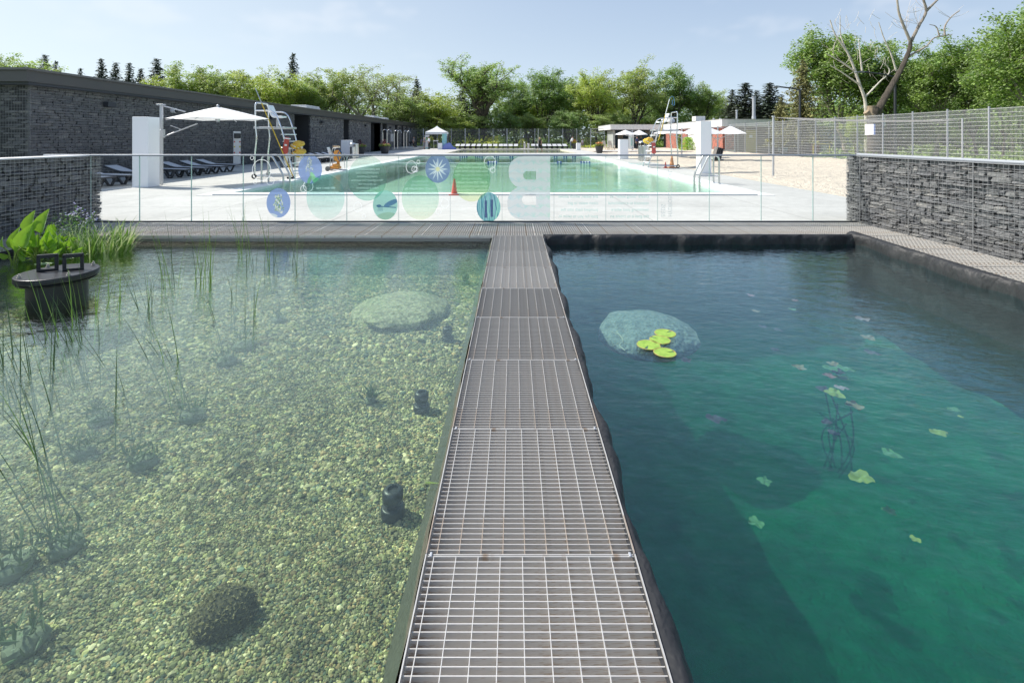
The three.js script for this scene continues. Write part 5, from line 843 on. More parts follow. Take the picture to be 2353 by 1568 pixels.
{ // pavilion on the right
  const b = thing('pavilion', 'low white roofed pavilion with brick piers and a chequered wall behind the sand', 'building', [0, 0, 0]);
  const brickT = tex(256, (u, v) => { const y = v * 16, r = Math.floor(y), x = u * 8 + (r % 2) * 0.5, fx = x - Math.floor(x), fy = y - r, k = fx < 0.06 || fy < 0.16; const n = 0.75 + 0.5 * hash(Math.floor(x), r, 3); return k ? [0.75, 0.7, 0.66] : [0.62 * n, 0.3 * n, 0.22 * n]; }, { srgb: true, rep: 1.8 });
  const brick = mk({ c: [0.85, 0.85, 0.85], map: brickT, roughness: 0.95 }), cream = mk({ c: [0.52, 0.46, 0.36] }), slate = mk({ c: [0.1, 0.16, 0.2] }), slateL = mk({ c: [0.3, 0.38, 0.38] }), grey = mk({ c: [0.2, 0.19, 0.18], map: patchT }), fasc = mk({ c: [0.95, 0.94, 0.92], map: streakT, roughness: 0.6 });
  const G = 0.15, T = 2.95, TT = 3.73;
  // main block: front towards the pool at x 22.8, near end at z -52.5
  const roof = part('roof', span(22.4, 40, T, TT, -76, -52), fasc, b); part('roof_edge', span(22.36, 40.04, TT, TT + 0.04, -76, -51.96), mat.galv, roof);
  const wing = part('roof', span(14.7, 22.38, T + 0.02, TT, -84, -73.5), fasc, b); part('roof_edge', span(14.66, 22.34, TT, TT + 0.04, -84, -73.46), mat.galv, wing);
  part('wall', span(23.4, 39.5, G, T, -75.5, -53.0), grey, b); part('plinth', span(22.75, 24.2, G - 0.2, G + 0.28, -56, -52.75), mat.concrete, b);
  for (const [z0, z1] of [[-55.6, -52.85], [-66.5, -63.8], [-72.5, -67.6]]) part('brick_pier', span(22.85, 24.1, G + 0.1, T, z0, z1), brick, b);
  part('wall', span(22.95, 23.2, G, T, -63.7, -58.8), mk({ c: [0.74, 0.74, 0.72], map: patchT }), b);
  part('column', span(22.8, 22.98, G, T, -67.5, -67.3), slate, b);
  part('door', span(25.3, 26.6, G, 2.6, -53, -52.94), mk({ c: [0.5, 0.42, 0.1], roughness: 0.5 }), b); part('sign_plate', span(25.8, 26.15, 1.75, 2.05, -52.94, -52.92), mat.white, b);
  part('door', span(29.0, 30.0, G, 2.5, -53, -52.94), mk({ c: [0.22, 0.33, 0.38], roughness: 0.5 }), b);
  part('wall_pipe', rod(V(24.4, G, -52.6), V(24.4, T, -52.6), 0.05), mat.galv, b); part('brick_pier', span(32.6, 33.2, G, 2.3, -53.3, -52.5), brick, b);
  for (let i = 0; i < 5; i++) for (let j = 0; j < 3; j++) part('wall_panel', span(33.6 + i * 1.1, 34.68 + i * 1.1, G + j * 0.92, G + j * 0.92 + 0.9, -53, -52.9), (i + j) % 2 ? slate : slateL, b);
  part('yellow_rail', [bent([[31.0, 0, -50], [31.0, 1.1, -50], [32.7, 1.1, -50], [32.7, 0, -50]], 0.05, 0.1)], mk({ c: [0.6, 0.48, 0.03] }), b);
  // open wing with chequered back wall
  part('rear_wall', span(15.4, 22.4, G, T + 0.02, -79.3, -79.1), slate, b);
  for (let i = 0; i < 7; i++) for (let j = 0; j < 4; j++) part('wall_panel', span(17.0 + i * 0.9, 17.88 + i * 0.9, G + j * 0.72, G + j * 0.72 + 0.7, -79.1, -79.02), (i + j) % 2 ? slate : cream, b);
  part('soffit', span(14.9, 22.3, T - 0.08, T + 0.02, -83.8, -73.7), mat.darkPanel, b); part('door', span(21.0, 21.9, G, 2.5, -79.02, -78.95), mk({ c: [0.12, 0.2, 0.26] }), b); part('side_wall', span(15.3, 15.6, G, T, -79.2, -74.4), mk({ c: [0.36, 0.38, 0.36] }), b);
  part('counter', [span(17.2, 21.4, 1.02, 1.1, -76.8, -76)], mk({ c: [0.22, 0.36, 0.33] }), b);
  // roof things
  const rp = (px, py, d, r, y0 = TT) => { const p = at(px, py, d); return rod(V(p.x, y0, p.z), p, r, r, 12); };
  part('flue', [rp(1732, 223, 60, 0.19), ((p) => cyl(0.28, 0.24, 0.7, 14, p.x, TT, p.z))(at(1732, 223, 60)), ((p) => cyl(0.26, 0.26, 0.08, 14, p.x, p.y, p.z))(at(1732, 223, 60))], mat.galv, b); part('vent_pipe', [rp(1692.5, 254, 60, 0.1), ((p) => cyl(0.14, 0.14, 0.2, 10, p.x, p.y - 0.1, p.z))(at(1692.5, 254, 60))], mat.galv, b);
  { const p = at(1541, 270, 70); part('roof_cowl', [cyl(0.45, 0.4, 0.35, 16, p.x, TT, p.z), cyl(0.62, 0.55, 0.35, 16, p.x, TT + 0.3, p.z), cyl(0.5, 0.3, 0.2, 16, p.x, TT + 0.65, p.z)], mk({ c: [0.62, 0.62, 0.6], roughness: 0.5 }), b); const q = at(1605, 280, 60); part('roof_box', rbox(1.2, 0.6, 1.2, 0.03, q.x, TT + 0.35, q.z), fasc, b); }
  for (const px of [1640, 1655]) { const p = at(px, 270, 56); part('vent_cap', cyl(0.14, 0.12, 0.28, 10, Math.max(p.x, 22.9), TT, p.z), mat.galv, b); }
  const t = thing('outdoor_table', 'green topped table under the pavilion wing roof', 'table', [19.2, G, -75]); part('tabletop', rbox(2.6, 0.05, 1.0, 0.01, 0, 0.86, 0), mk({ c: [0.2, 0.38, 0.33] }), t); for (const x of [-1, 1]) for (const z of [-0.4, 0.4]) part('leg', box(0.06, 0.84, 0.06, x, 0.42, z), mat.galv, t);
  const fl = thing('banner', 'white and teal feather banner behind the shorter right pillar', 'banner', [at(1450, VY, 66).x, 0.1, -66]); part('sheet', rbox(0.7, 2.2, 0.03, 0.1, 0, 1.2, 0), mk({ c: [0.7, 0.75, 0.75] }), fl); part('print', box(0.3, 1.1, 0.004, 0.12, 1.1, 0.018), mk({ c: [0.3, 0.55, 0.5] }), fl);
  // shrub by the white wall
  const s = thing('shrub', 'round light green shrub against the white pavilion wall', 'shrub', [at(1583, VY, 59).x, 0.1, -59.5]), L = new Leaves(); for (let i = 0; i < 1500; i++) { const a = rr(0, 6.283), y = rr(0, 1), r = 0.95 * Math.sqrt(rnd()) * (1 - 0.55 * y * y); L.quad(Math.cos(a) * r, 0.1 + y * 1.55, Math.sin(a) * r, rr(0.12, 0.2), 0.06, 0.3, rr(0.7, 1.3), [0.8, 1, 0.8]); } L.build('foliage', limeM, s); part('stem', [rod(V(0, 0, 0), V(0.1, 0.8, 0), 0.03), rod(V(0, 0, 0), V(-0.3, 0.9, 0.1), 0.025)], mat.bark, s);
  const v = thing('climbing_plant', 'dark climber on the brick beside the pavilion shrub', 'plant', [at(1560, VY, 66).x + 0.2, 0.1, -66]), L2 = new Leaves(); for (let i = 0; i < 700; i++) L2.quad(rr(-0.3, 0.3), rr(0, 2.1), rr(-0.2, 0.2), rr(0.12, 0.2), 0.06, -0.3, rr(0.6, 1.2), [1, 1, 1]); L2.build('foliage', deepM, v); part('stem', rod(V(0, 0, 0), V(0, 1.9, 0), 0.02), mat.bark, v);
}
{ // street lamps
  const lamp = (label, px, py, d, hx, hy) => { const p = at(px, py, d), h = at(hx, hy, d), t = thing('street_lamp', label, 'street lamp', [p.x, 0, p.z]); part('pole', rod(V(0, -0.1, 0), V(0, p.y, 0), 0.11, 0.085, 12), mat.darkMetal, t); part('arm', tube([[0, p.y, 0], [(h.x - p.x) * 0.4, p.y + (h.y - p.y) * 0.55, 0], [h.x - p.x, h.y, 0]], 0.06, 16, 8), mat.darkMetal, t); const w = Math.min(0.9, Math.abs(h.x - p.x) * 0.28) * Math.sign(h.x - p.x); part('lamp_head', rbox(Math.abs(w), 0.09, 0.3, 0.03, h.x - p.x + w / 2, h.y - 0.02, 0), mk({ c: [0.2, 0.22, 0.24], metalness: 0.4 }), t); };
  lamp('near black street lamp with a long arm behind the right fence', 2057, 177.7, 36.5, 1985, 165); lamp('farther black street lamp with a long arm left of the golden spruce', 1838, 206.8, 39.5, 1790, 199); lamp('street lamp arm showing just above the bath house roof', 700, 252, 90, 655, 234);
}
// ---- people: one continuous body each, clothed by colour of the nearest limb ----
function person(label, px, d, footY, ht, o) {
  const S = ht / 1.78, J = o.J, B = o.bones, res = 64, size = 2.1;   // joints in metres for a 1.78 m figure
  const mc = new MarchingCubes(res, mat.white, false, false, 60000); mc.isolation = 0;
  const seg = B.map(([a, b, ra, rb, c]) => ({ a: P(J[a]), b: P(J[b]), ra, rb, c }));
  const dist = (s, x, y, z) => { const ax = s.b.x - s.a.x, ay = s.b.y - s.a.y, az = s.b.z - s.a.z, l = ax * ax + ay * ay + az * az || 1e-6, t = Math.max(0, Math.min(1, ((x - s.a.x) * ax + (y - s.a.y) * ay + (z - s.a.z) * az) / l)); return Math.hypot(x - s.a.x - ax * t, y - s.a.y - ay * t, z - s.a.z - az * t) - (s.ra + (s.rb - s.ra) * t); };
  const half = res / 2, k = 0.028;
  for (let z = 0; z < res; z++) for (let y = 0; y < res; y++) for (let x = 0; x < res; x++) { const X = (x - half) / half * size / 2, Y = (y - half) / half * size / 2 + 0.93, Z = (z - half) / half * size / 2; let e = 0; for (const s of seg) { const q = dist(s, X, Y, Z); if (q < 0.3) e += Math.exp(-q / k); } mc.field[x + y * res + z * res * res] = e > 0 ? k * Math.log(e) : -0.4; }
  mc.update(); const n = mc.count, pos = new Float32Array(n * 3), col = new Float32Array(n * 3);
  for (let i = 0; i < n; i++) { const X = mc.positionArray[i * 3] * size / 2, Y = mc.positionArray[i * 3 + 1] * size / 2 + 0.93, Z = mc.positionArray[i * 3 + 2] * size / 2; let best = 9, c = [1, 1, 1]; for (const s of seg) { const q = dist(s, X, Y, Z); if (q < best) { best = q; c = s.c; } } pos.set([X * S, Y * S, Z * S], i * 3); col.set(c, i * 3); }
  const g = new THREE.BufferGeometry(); g.setAttribute('position', new THREE.BufferAttribute(pos, 3)); g.setAttribute('color', new THREE.BufferAttribute(col, 3)); g.computeVertexNormals();
  const p = at(px, VY, d), t = thing('person', label, 'person', [p.x, footY, p.z], o.turn || 0); part('body', g, mk({ vertexColors: true, roughness: 0.85 }), t);
  const h = P(J.head); part('hair', new THREE.SphereGeometry(0.112 * S, 14, 10, 0, 6.283, 0, o.long ? 2.0 : 1.5).scale(1, 1.12, 1.08).rotateX(-0.45).translate(h.x * S, (h.y + 0.02) * S, (h.z - 0.012) * S), mk({ c: o.hair, roughness: 0.8 }), t);
  return t;
}
{
  const skin = [0.45, 0.27, 0.19];
  const make = (o) => {   // standing figure: stride, lean and arm reach vary
    const { top, low, legs = skin, arms = skin, stride = 0.12, lean = 0, L = [-0.2, 0.85, 0.05], R = [0.22, 0.9, 0.1], feet = [0.05, 0.05, 0.05], skirt = 0 } = o;
    const J = { head: [0, 1.66, lean + 0.02], chin: [0, 1.58, lean + 0.03], neck: [0, 1.46, lean], chest: [0, 1.3, lean * 0.8], waist: [0, 1.08, lean * 0.4], hip: [0, 0.94, 0], sl: [-0.18, 1.4, lean], sr: [0.18, 1.4, lean], el: [L[0] - 0.03, 1.12, lean * 0.5 - 0.02], er: [R[0] + 0.03, 1.12, lean * 0.5], hl: L, hr: R, hpl: [-0.09, 0.9, 0], hpr: [0.09, 0.9, 0], kl: [-0.1 - stride * 0.3, 0.5, 0.05], kr: [0.1 + stride * 0.3, 0.5, -0.02], al: [-0.1 - stride, 0.08, 0.02], ar: [0.1 + stride, 0.08, -0.06], tl: [-0.11 - stride, 0.04, 0.15], tr: [0.11 + stride, 0.04, 0.08] };
    return { ...o, J, bones: [['head', 'chin', 0.1, 0.075, skin], ['neck', 'chin', 0.055, 0.055, skin], ['neck', 'chest', 0.09, 0.15, top], ['sl', 'sr', 0.07, 0.07, top], ['chest', 'waist', 0.15, 0.125, top], ['waist', 'hip', 0.13, 0.15, skirt ? top : low], ['sl', 'el', 0.058, 0.045, o.sleeve || arms], ['sr', 'er', 0.058, 0.045, o.sleeve || arms], ['el', 'hl', 0.042, 0.032, arms], ['er', 'hr', 0.042, 0.032, arms], ['hpl', 'kl', skirt ? 0.11 : 0.095, skirt ? 0.1 : 0.065, low], ['hpr', 'kr', skirt ? 0.11 : 0.095, skirt ? 0.1 : 0.065, low], ['kl', 'al', 0.058, 0.042, legs], ['kr', 'ar', 0.058, 0.042, legs], ['al', 'tl', 0.045, 0.035, feet], ['ar', 'tr', 0.045, 0.035, feet]] };
  };
  const blk = [0.02, 0.02, 0.022];
  const w = person('blonde woman in a short black dress walking through the wading pool with a pole', 1240, 64, -0.12, 1.92, make({ top: blk, low: blk, skirt: 1, hair: [0.5, 0.38, 0.2], long: 1, stride: 0.22, turn: -0.5, L: [-0.2, 1.2, 0.16], feet: skin }));
  const pl = thing('pool_pole', 'long pale pole held upright by the woman in black', 'pole', [w.position.x - 0.24, 0, -63.85]); part('shaft', rod(V(0, 0.1, 0), V(0.02, 2.95, 0), 0.02, 0.02, 6), mat.white, pl);
  person('man in a white shirt bending beside the yellow flower planter', 1311, 75.2, 0, 1.95, make({ top: [0.75, 0.75, 0.78], low: [0.1, 0.12, 0.16], legs: [0.1, 0.12, 0.16], hair: [0.06, 0.04, 0.03], lean: 0.24, turn: 1.2, L: [-0.2, 0.95, 0.3], sleeve: [0.75, 0.75, 0.78] }));
  person('child in a pale top standing near the far gate', 1338, 82, 0, 1.5, make({ top: [0.6, 0.55, 0.66], low: [0.4, 0.25, 0.3], hair: [0.1, 0.06, 0.04] }));
  person('man in a grey shirt and black shorts by the end of the dark wall', 949.7, 74, 0, 1.9, make({ top: [0.16, 0.18, 0.2], low: blk, hair: blk, turn: 1.4, stride: 0.03, R: [0.2, 1.15, 0.22] }));
  person('person in a lilac top standing beyond the far fence left of the tent', 967.5, 86, 0, 1.68, make({ top: [0.42, 0.34, 0.5], low: [0.2, 0.2, 0.3], hair: [0.12, 0.07, 0.05], L: [-0.15, 1.15, 0.22], R: [0.15, 1.15, 0.22] }));
  person('woman in a grey dress talking left of the white banner', 974.5, 73, 0, 1.74, make({ top: [0.2, 0.2, 0.22], low: [0.2, 0.2, 0.22], skirt: 1, hair: [0.55, 0.45, 0.32], long: 1, turn: 1.2, stride: 0.02, L: [-0.12, 1.12, 0.24] }));
  person('man in a white shirt and black trousers before the white banner', 985.2, 72.5, 0, 1.9, make({ top: [0.72, 0.74, 0.8], low: blk, legs: blk, hair: [0.03, 0.025, 0.02], turn: -1.2, stride: 0.04, L: [-0.12, 1.12, 0.28], sleeve: [0.72, 0.74, 0.8] }));
  person('person in dark blue under the pavilion wing roof', 1463, 70, 0.1, 1.8, make({ top: [0.03, 0.05, 0.14], low: blk, legs: blk, hair: blk, turn: 0.6, sleeve: [0.03, 0.05, 0.14] }));
  const q = at(943, VY, 73), c = thing('folding_chair', 'black folding chair with bags against the end of the dark wall', 'chair', [q.x, 0, q.z]); part('seat', box(0.5, 0.04, 0.45, 0, 0.5, 0), mat.darkMetal, c); part('backrest', box(0.5, 0.4, 0.04, 0, 0.95, -0.22), mat.blackPlastic, c); for (const x of [-0.22, 0.22]) for (const z of [-0.2, 0.2]) part('leg', rod(V(x, 0, z), V(x, 0.9, z * 0.9), 0.015), mat.galv, c);
  const e = at(954.5, VY, 72.5); tag(part('backpack', rbox(0.42, 0.62, 0.4, 0.14, e.x, 0.32, e.z), mat.blackPlastic), 'black backpack on the deck by the man in shorts', 'bag');
}

// ================= pond plants and fittings =================
const reedM = leafMat([0.17, 0.31, 0.045], 0.45), reedD = leafMat([0.07, 0.13, 0.04], 0.3), broadM = leafMat([0.3, 0.52, 0.04], 0.55);
// a tapering blade that bends over; width w at its foot
function blade(base, dir, len, w, bend, seg = 7, fold = 0.25) {
  const pos = [], idx = [], col = [], d = dir.clone().normalize(), out = V(d.x, 0, d.z); if (out.length() < 0.02) out.set(rr(-1, 1), 0, rr(-1, 1)); out.normalize(); const side = V(-out.z, 0, out.x); let p = base.clone(), t = d.clone();
  for (let i = 0; i <= seg; i++) { const f = i / seg, ww = w * (i === seg ? 0.04 : Math.pow(1 - f, 0.6) * (0.75 + 0.5 * Math.min(1, f * 4))) / 2; const c = p.clone().addScaledVector(out, -fold * ww); for (const q of [p.clone().addScaledVector(side, ww), c, p.clone().addScaledVector(side, -ww)]) { pos.push(q.x, q.y, q.z); const k = 0.8 + 0.25 * f; col.push(k, k, k); } p.addScaledVector(t, len / seg); t.addScaledVector(out, bend * f / seg * 2).addScaledVector(V(0, -1, 0), bend * f * f / seg * 2).normalize(); }
  for (let i = 0; i < seg; i++) { const a = i * 3; idx.push(a, a + 3, a + 1, a + 1, a + 3, a + 4, a + 1, a + 4, a + 2, a + 2, a + 4, a + 5); }
  const g = new THREE.BufferGeometry(); g.setAttribute('position', new THREE.Float32BufferAttribute(pos, 3)); g.setAttribute('color', new THREE.Float32BufferAttribute(col, 3)); g.setIndex(idx); g.computeVertexNormals(); return g;
}
const wx = (z) => 0.2538 * z, wy = (z) => 434.2 + 0.2538 * z;
function reeds(label, zx, zy, n, h, spread, leanX, dark = 0.4) {   // zx, zy: foot at the water line
  const b = onto(wx(zx), wy(zy), WATER), t = thing('reed_clump', label, 'reeds', [b.x, WATER, b.z], 0, 'reeds in the shallow pond');
  for (let i = 0; i < n; i++) { const r = spread * Math.sqrt(rnd()), a = rr(0, 6.283), hh = h * rr(0.45, 0.95), l = leanX + rr(-0.22, 0.22), foot = V(Math.cos(a) * r - l * 0.3, -0.42, Math.sin(a) * r); part('blade', blade(foot, V(l, 1, rr(-0.16, 0.16)), hh + 0.42, rr(0.0055, 0.0115), rr(0.05, 0.5) * (rnd() < 0.25 ? 2.2 : 1)), rnd() < dark ? reedD : reedM, t); }
  return t;
}
[['tall bright reeds before the grating, left of the middle of the shallow pond', 1560, 880, 12, 1.05, 0.13, -0.12, 0.25], ['dense reed clump third along the far side of the shallow pond', 1850, 850, 15, 1.15, 0.14, 0.02, 0.35], ['slender reeds near the far grating edge before the third fence pane', 2150, 600, 14, 1.05, 0.22, -0.06, 0.35], ['reeds at the far edge below the round dragonfly print', 2330, 700, 13, 1.0, 0.3, -0.08, 0.5], ['fine reeds in the far corner nearest the walkway on the left pond', 2640, 680, 14, 0.85, 0.4, -0.02, 0.6], ['short reeds just right of the bolted lid', 1000, 1060, 6, 0.55, 0.12, 0.08, 0.4], ['thin brown tipped rushes in the left middle of the pond', 1380, 1050, 7, 0.6, 0.07, 0.05, 0.85], ['dark rushes leaning left beside the brown tipped ones', 1300, 1090, 6, 0.62, 0.06, -0.25, 0.9], ['bent dark stems standing alone right of the rushes', 1470, 1540, 4, 0.75, 0.1, -0.38, 0.95], ['dark stems leaning left in open water', 1640, 1540, 4, 0.68, 0.07, -0.3, 0.9], ['two dark stems in open water near the middle of the pond', 1950, 1190, 3, 0.5, 0.05, -0.22, 0.9], ['straight short reed tuft in open water nearest the middle', 2280, 1130, 6, 0.6, 0.05, -0.08, 0.5], ['lone reeds at the foot of the far clump', 2085, 980, 3, 0.5, 0.05, -0.1, 0.8], ['bright broad reeds in front of the black lid', 690, 1180, 8, 0.75, 0.1, -0.16, 0.1], ['green reeds front left of the lid with curved tips', 430, 1360, 7, 0.75, 0.1, -0.35, 0.3], ['dark rushes below the lid', 590, 1400, 9, 0.62, 0.12, -0.3, 0.85], ['dark rushes right below the lid', 750, 1400, 8, 0.62, 0.12, -0.25, 0.9], ['dense rushes at the left edge of the picture', 60, 1560, 12, 0.85, 0.18, -0.12, 0.75], ['rushes second from the left edge', 260, 1640, 10, 0.8, 0.14, -0.25, 0.8], ['single long dark stem curving in open water', 1020, 1570, 2, 0.85, 0.03, -0.38, 1], ['reeds right of the lid reaching up', 920, 1010, 5, 0.65, 0.08, 0.06, 0.3], ['small reed tuft between lid and rushes', 1080, 970, 4, 0.42, 0.06, 0.03, 0.3], ['large dark arching rushes at the lower left', 300, 2490, 6, 0.78, 0.05, -0.42, 0.85], ['arching rushes beside the large ones at lower left', 430, 2250, 4, 0.6, 0.04, -0.36, 0.9], ['two upright stems by themselves lower left', 1090, 1830, 2, 0.5, 0.08, -0.05, 0.9], ['two thin upright stems next to the lower left rushes', 560, 2010, 3, 0.42, 0.1, -0.1, 0.9]].forEach((a) => reeds(...a));
{ // broad leaved water plants under the left wall
  const bx = (z) => 0.1442 * z, by = (z) => 497.5 + 0.1442 * z;
  const leafShape = (L, W, cup) => { const pos = [], idx = [], col = [], N = 9, K = 6; for (let i = 0; i <= N; i++) { const f = i / N, w = W * Math.pow(Math.sin(Math.PI * Math.pow(f, 0.62)), 0.8) * 0.5; for (let k = 0; k <= K; k++) { const s = k / K * 2 - 1; pos.push(s * w, f * L, cup * (s * s * w * 1.2) - 0.22 * L * f * f + 0.004 * Math.sin(f * 20 + s * 5)); const e = k === 3 ? 1.12 : 0.95 + 0.07 * hash(i, k, 3); col.push(e, e, e); } } for (let i = 0; i < N; i++) for (let k = 0; k < K; k++) { const a = i * (K + 1) + k, b = a + K + 1; idx.push(a, a + 1, b, a + 1, b + 1, b); } const g = new THREE.BufferGeometry(); g.setAttribute('position', new THREE.Float32BufferAttribute(pos, 3)); g.setAttribute('color', new THREE.Float32BufferAttribute(col, 3)); g.setIndex(idx); g.computeVertexNormals(); return g; };
  const shapes = [leafShape(0.3, 0.17, 0.5), leafShape(0.26, 0.12, 0.6), leafShape(0.22, 0.13, 0.3)];
  const plantAt = (label, zx, zy, list) => {
    const r = onto(bx(zx), by(zy), WATER), t = thing('broad_leaved_plant', label, 'water plant', [r.x, WATER, r.z]), d = -r.z;
    if (zx > 400) for (let i = 0; i < 25; i++) { const a = rr(-0.9, 0.9); list.push([zx + a * 400 - 60, zy - rr(20, 300) * (1 - 0.5 * Math.abs(a)), rr(0.5, 0.9), -a * 0.9, rr(0.2, 1.4), Math.floor(rr(0, 3))]); }
    for (const [x, y, s, roll, tip, k] of list) { const q = at(bx(x), by(y), d + rr(-0.14, 0.14)).sub(t.position), st = tube([[rr(-0.03, 0.03), -0.1, rr(-0.03, 0.03)], [q.x * 0.4, q.y * 0.6, q.z * 0.5], [q.x, q.y, q.z]], 0.009, 12, 5); const l = part('leaf', shapes[k], broadM, t); l.position.copy(q); l.rotation.set(tip * 0.6, rr(-0.6, 0.6), roll, 'YZX'); l.scale.setScalar(s * 1.08); const m = part('stalk', boxuv(st), mk({ c: [0.22, 0.3, 0.06] }), t); }
  };
  plantAt('broad leaved plant with tall upright leaves nearest the left edge of the picture', 210, 730, [[225, 520, 1.05, -0.1, 0.1, 0], [340, 490, 1.15, -0.35, 0.2, 0], [50, 490, 0.7, 0.3, 0.3, 2], [440, 410, 0.75, -0.6, 0.9, 1], [120, 660, 0.6, 0.8, 0.8, 2], [310, 700, 0.55, -0.9, 1.0, 1]]);
  plantAt('large broad leaved plant in the middle of the clump behind the lid', 600, 690, [[450, 240, 1.0, -0.15, 0.1, 0], [520, 300, 0.8, -0.2, 0.2, 1], [640, 260, 1.15, -0.25, 0.15, 0], [560, 480, 0.95, 0.3, 0.5, 0], [640, 560, 0.7, -0.2, 0.9, 2], [420, 690, 0.6, 0.7, 1.0, 1], [690, 660, 0.7, -1.0, 0.9, 2], [520, 640, 0.6, 0.2, 1.1, 1], [470, 520, 0.6, 0.5, 0.6, 2], [730, 420, 0.8, -0.5, 0.7, 1]]);
  plantAt('spreading broad leaved plant left of the grass clump', 900, 640, [[820, 470, 0.9, 0.3, 0.5, 0], [930, 480, 0.8, -0.2, 0.5, 2], [1010, 420, 0.85, -1.0, 0.5, 1], [1120, 390, 0.7, -1.2, 0.7, 1], [800, 330, 0.75, 0.1, 0.4, 1], [1050, 580, 0.7, -0.9, 0.7, 1], [1270, 600, 0.65, -1.2, 0.8, 2], [740, 560, 0.8, 0.4, 0.9, 0], [1280, 350, 0.7, -0.9, 1.0, 2], [960, 600, 0.6, -0.4, 0.6, 2], [860, 250, 0.6, 0.0, 0.5, 2]]);
  for (const [zx, zy, r] of [[1000, 660, 0.13], [1230, 600, 0.12], [690, 745, 0.1]]) { const p = onto(bx(zx), by(zy), WATER + 0.006), g = new THREE.CircleGeometry(r, 20); g.rotateX(-Math.PI / 2); g.scale(1.3, 1, 0.8); tag(part('floating_leaf', colored(g.translate(p.x, p.y, p.z), [0.5, 0.55, 0.6]), broadM), 'dull green leaf floating flat among the broad leaved plants', 'leaf', 'flat leaves floating behind the lid'); }
  // grass clump and flowering herb
  const g0 = onto(228, 578, WATER), gt = thing('grass_clump', 'dense clump of long narrow grass at the corner of the left wall', 'grass', [g0.x, WATER, g0.z]), bl = [[], []];
  for (let i = 0; i < 330; i++) { const a = rr(0, 6.283), r = Math.sqrt(rnd()); const l = rr(-0.5, 0.5) + Math.cos(a) * 0.3; bl[rnd() < 0.45 ? 1 : 0].push(blade(V(Math.cos(a) * r * 0.42, -0.1, Math.sin(a) * r * 0.4), V(l, 1, rr(-0.5, 0.5)), rr(0.28, 0.72), rr(0.014, 0.03), rr(0.4, 1.9), 5)); }
  stuff(part('blades', bl[0], reedM, gt)); stuff(part('pale_blades', bl[1], leafMat([0.6, 0.68, 0.32], 0.45), gt));
  const h0 = onto(bx(800), by(560), WATER), ht = thing('flowering_herb', 'wiry herb with tiny pale violet flowers behind the broad leaves', 'water plant', [h0.x, WATER, h0.z - 0.3]), hs = [], fl = new Leaves(), hl = new Leaves();
  for (let i = 0; i < 34; i++) { const x = rr(-0.55, 0.45), z = rr(-0.2, 0.25), h = rr(0.35, 0.72); hs.push(tube([[x * 0.6, 0, z], [x * 0.8, h * 0.5, z], [x + rr(-0.08, 0.08), h, z]], 0.004, 8, 4)); for (let k = 0; k < 16; k++) hl.quad(x * (0.6 + 0.025 * k) + rr(-0.06, 0.06), h * (0.35 + k * 0.04), z + rr(-0.05, 0.05), rr(0.03, 0.07), 0.014, 0.3, rr(0.7, 1.2), [0.8, 1, 1]); if (x > 0) for (let k = 0; k < 6; k++) fl.quad(x + rr(-0.06, 0.06), h + rr(-0.06, 0.04), z + rr(-0.04, 0.04), 0.03, 0.014, 0, 1, [1, 1, 1]); }
  part('stem', boxuv(merge(hs)), mk({ c: [0.1, 0.14, 0.05] }), ht); hl.build('foliage', reedM, ht); stuff(fl.build('flowers', leafMat([0.5, 0.48, 0.72], 0.3), ht));
}
{ // bolted lid of the black shaft
  const c = onto(132, 623, 0.125), t = thing('shaft_lid', 'round black bolted lid with two handles on a shaft standing in the shallow pond', 'lid', [c.x, 0, c.z]); t.scale.set(0.735, 1, 0.735); const Y = 0.125, K = mat.blackPlastic;
  const lidM = mk({ c: [0.028, 0.028, 0.034], roughness: 0.34, map: grainT });
  part('plate', lathe([[0, -0.07], [0.515, -0.07], [0.53, -0.062], [0.53, -0.008], [0.522, 0], [0, 0]], 64).translate(0, Y, 0), lidM, t); part('flange', lathe([[0.38, -0.1], [0.5, -0.1], [0.505, -0.078], [0.38, -0.076]], 48).translate(0, Y, 0), K, t);
  part('shaft', cyl(0.385, 0.385, 1.0, 48, 0, Y - 1.08, 0, true), K, t);
  for (const [x, z] of [[-0.19, -0.02], [0.2, -0.06]]) { const h = new THREE.Group(); h.name = 'handle'; t.add(h); h.position.set(x, Y, z); h.rotation.y = 0.42; h.scale.y = 1.35; part('grip', rbox(0.27, 0.035, 0.04, 0.008, 0, 0.135, 0), K, h); for (const s of [-1, 1]) part('grip_leg', rbox(0.045, 0.15, 0.04, 0.008, s * 0.115, 0.07, 0), K, h); part('grip_foot', rbox(0.27, 0.022, 0.045, 0.006, 0, 0.012, 0), K, h); }
  for (let i = 0; i < 16; i++) { const a = i / 16 * 6.283 + 0.15; if (i % 4 === 1) continue; part('bolt_hole', cyl(0.019, 0.019, 0.004, 14, Math.cos(a) * 0.465, Y - 0.0015, Math.sin(a) * 0.465), mat.darkPanel, t); }
  const bm = mk({ c: [0.45, 0.43, 0.38], metalness: 0.6, roughness: 0.5 }); for (const i of [1, 5, 9, 13]) { const a = i / 16 * 6.283 + 0.15, x = Math.cos(a) * 0.465, z = Math.sin(a) * 0.465; const b = part('bolt', [cyl(0.03, 0.03, 0.008, 16, x, Y, z), cyl(0.024, 0.024, 0.024, 6, x, Y + 0.008, z), cyl(0.011, 0.011, 0.05, 10, x, Y, z)], bm, t); }
}
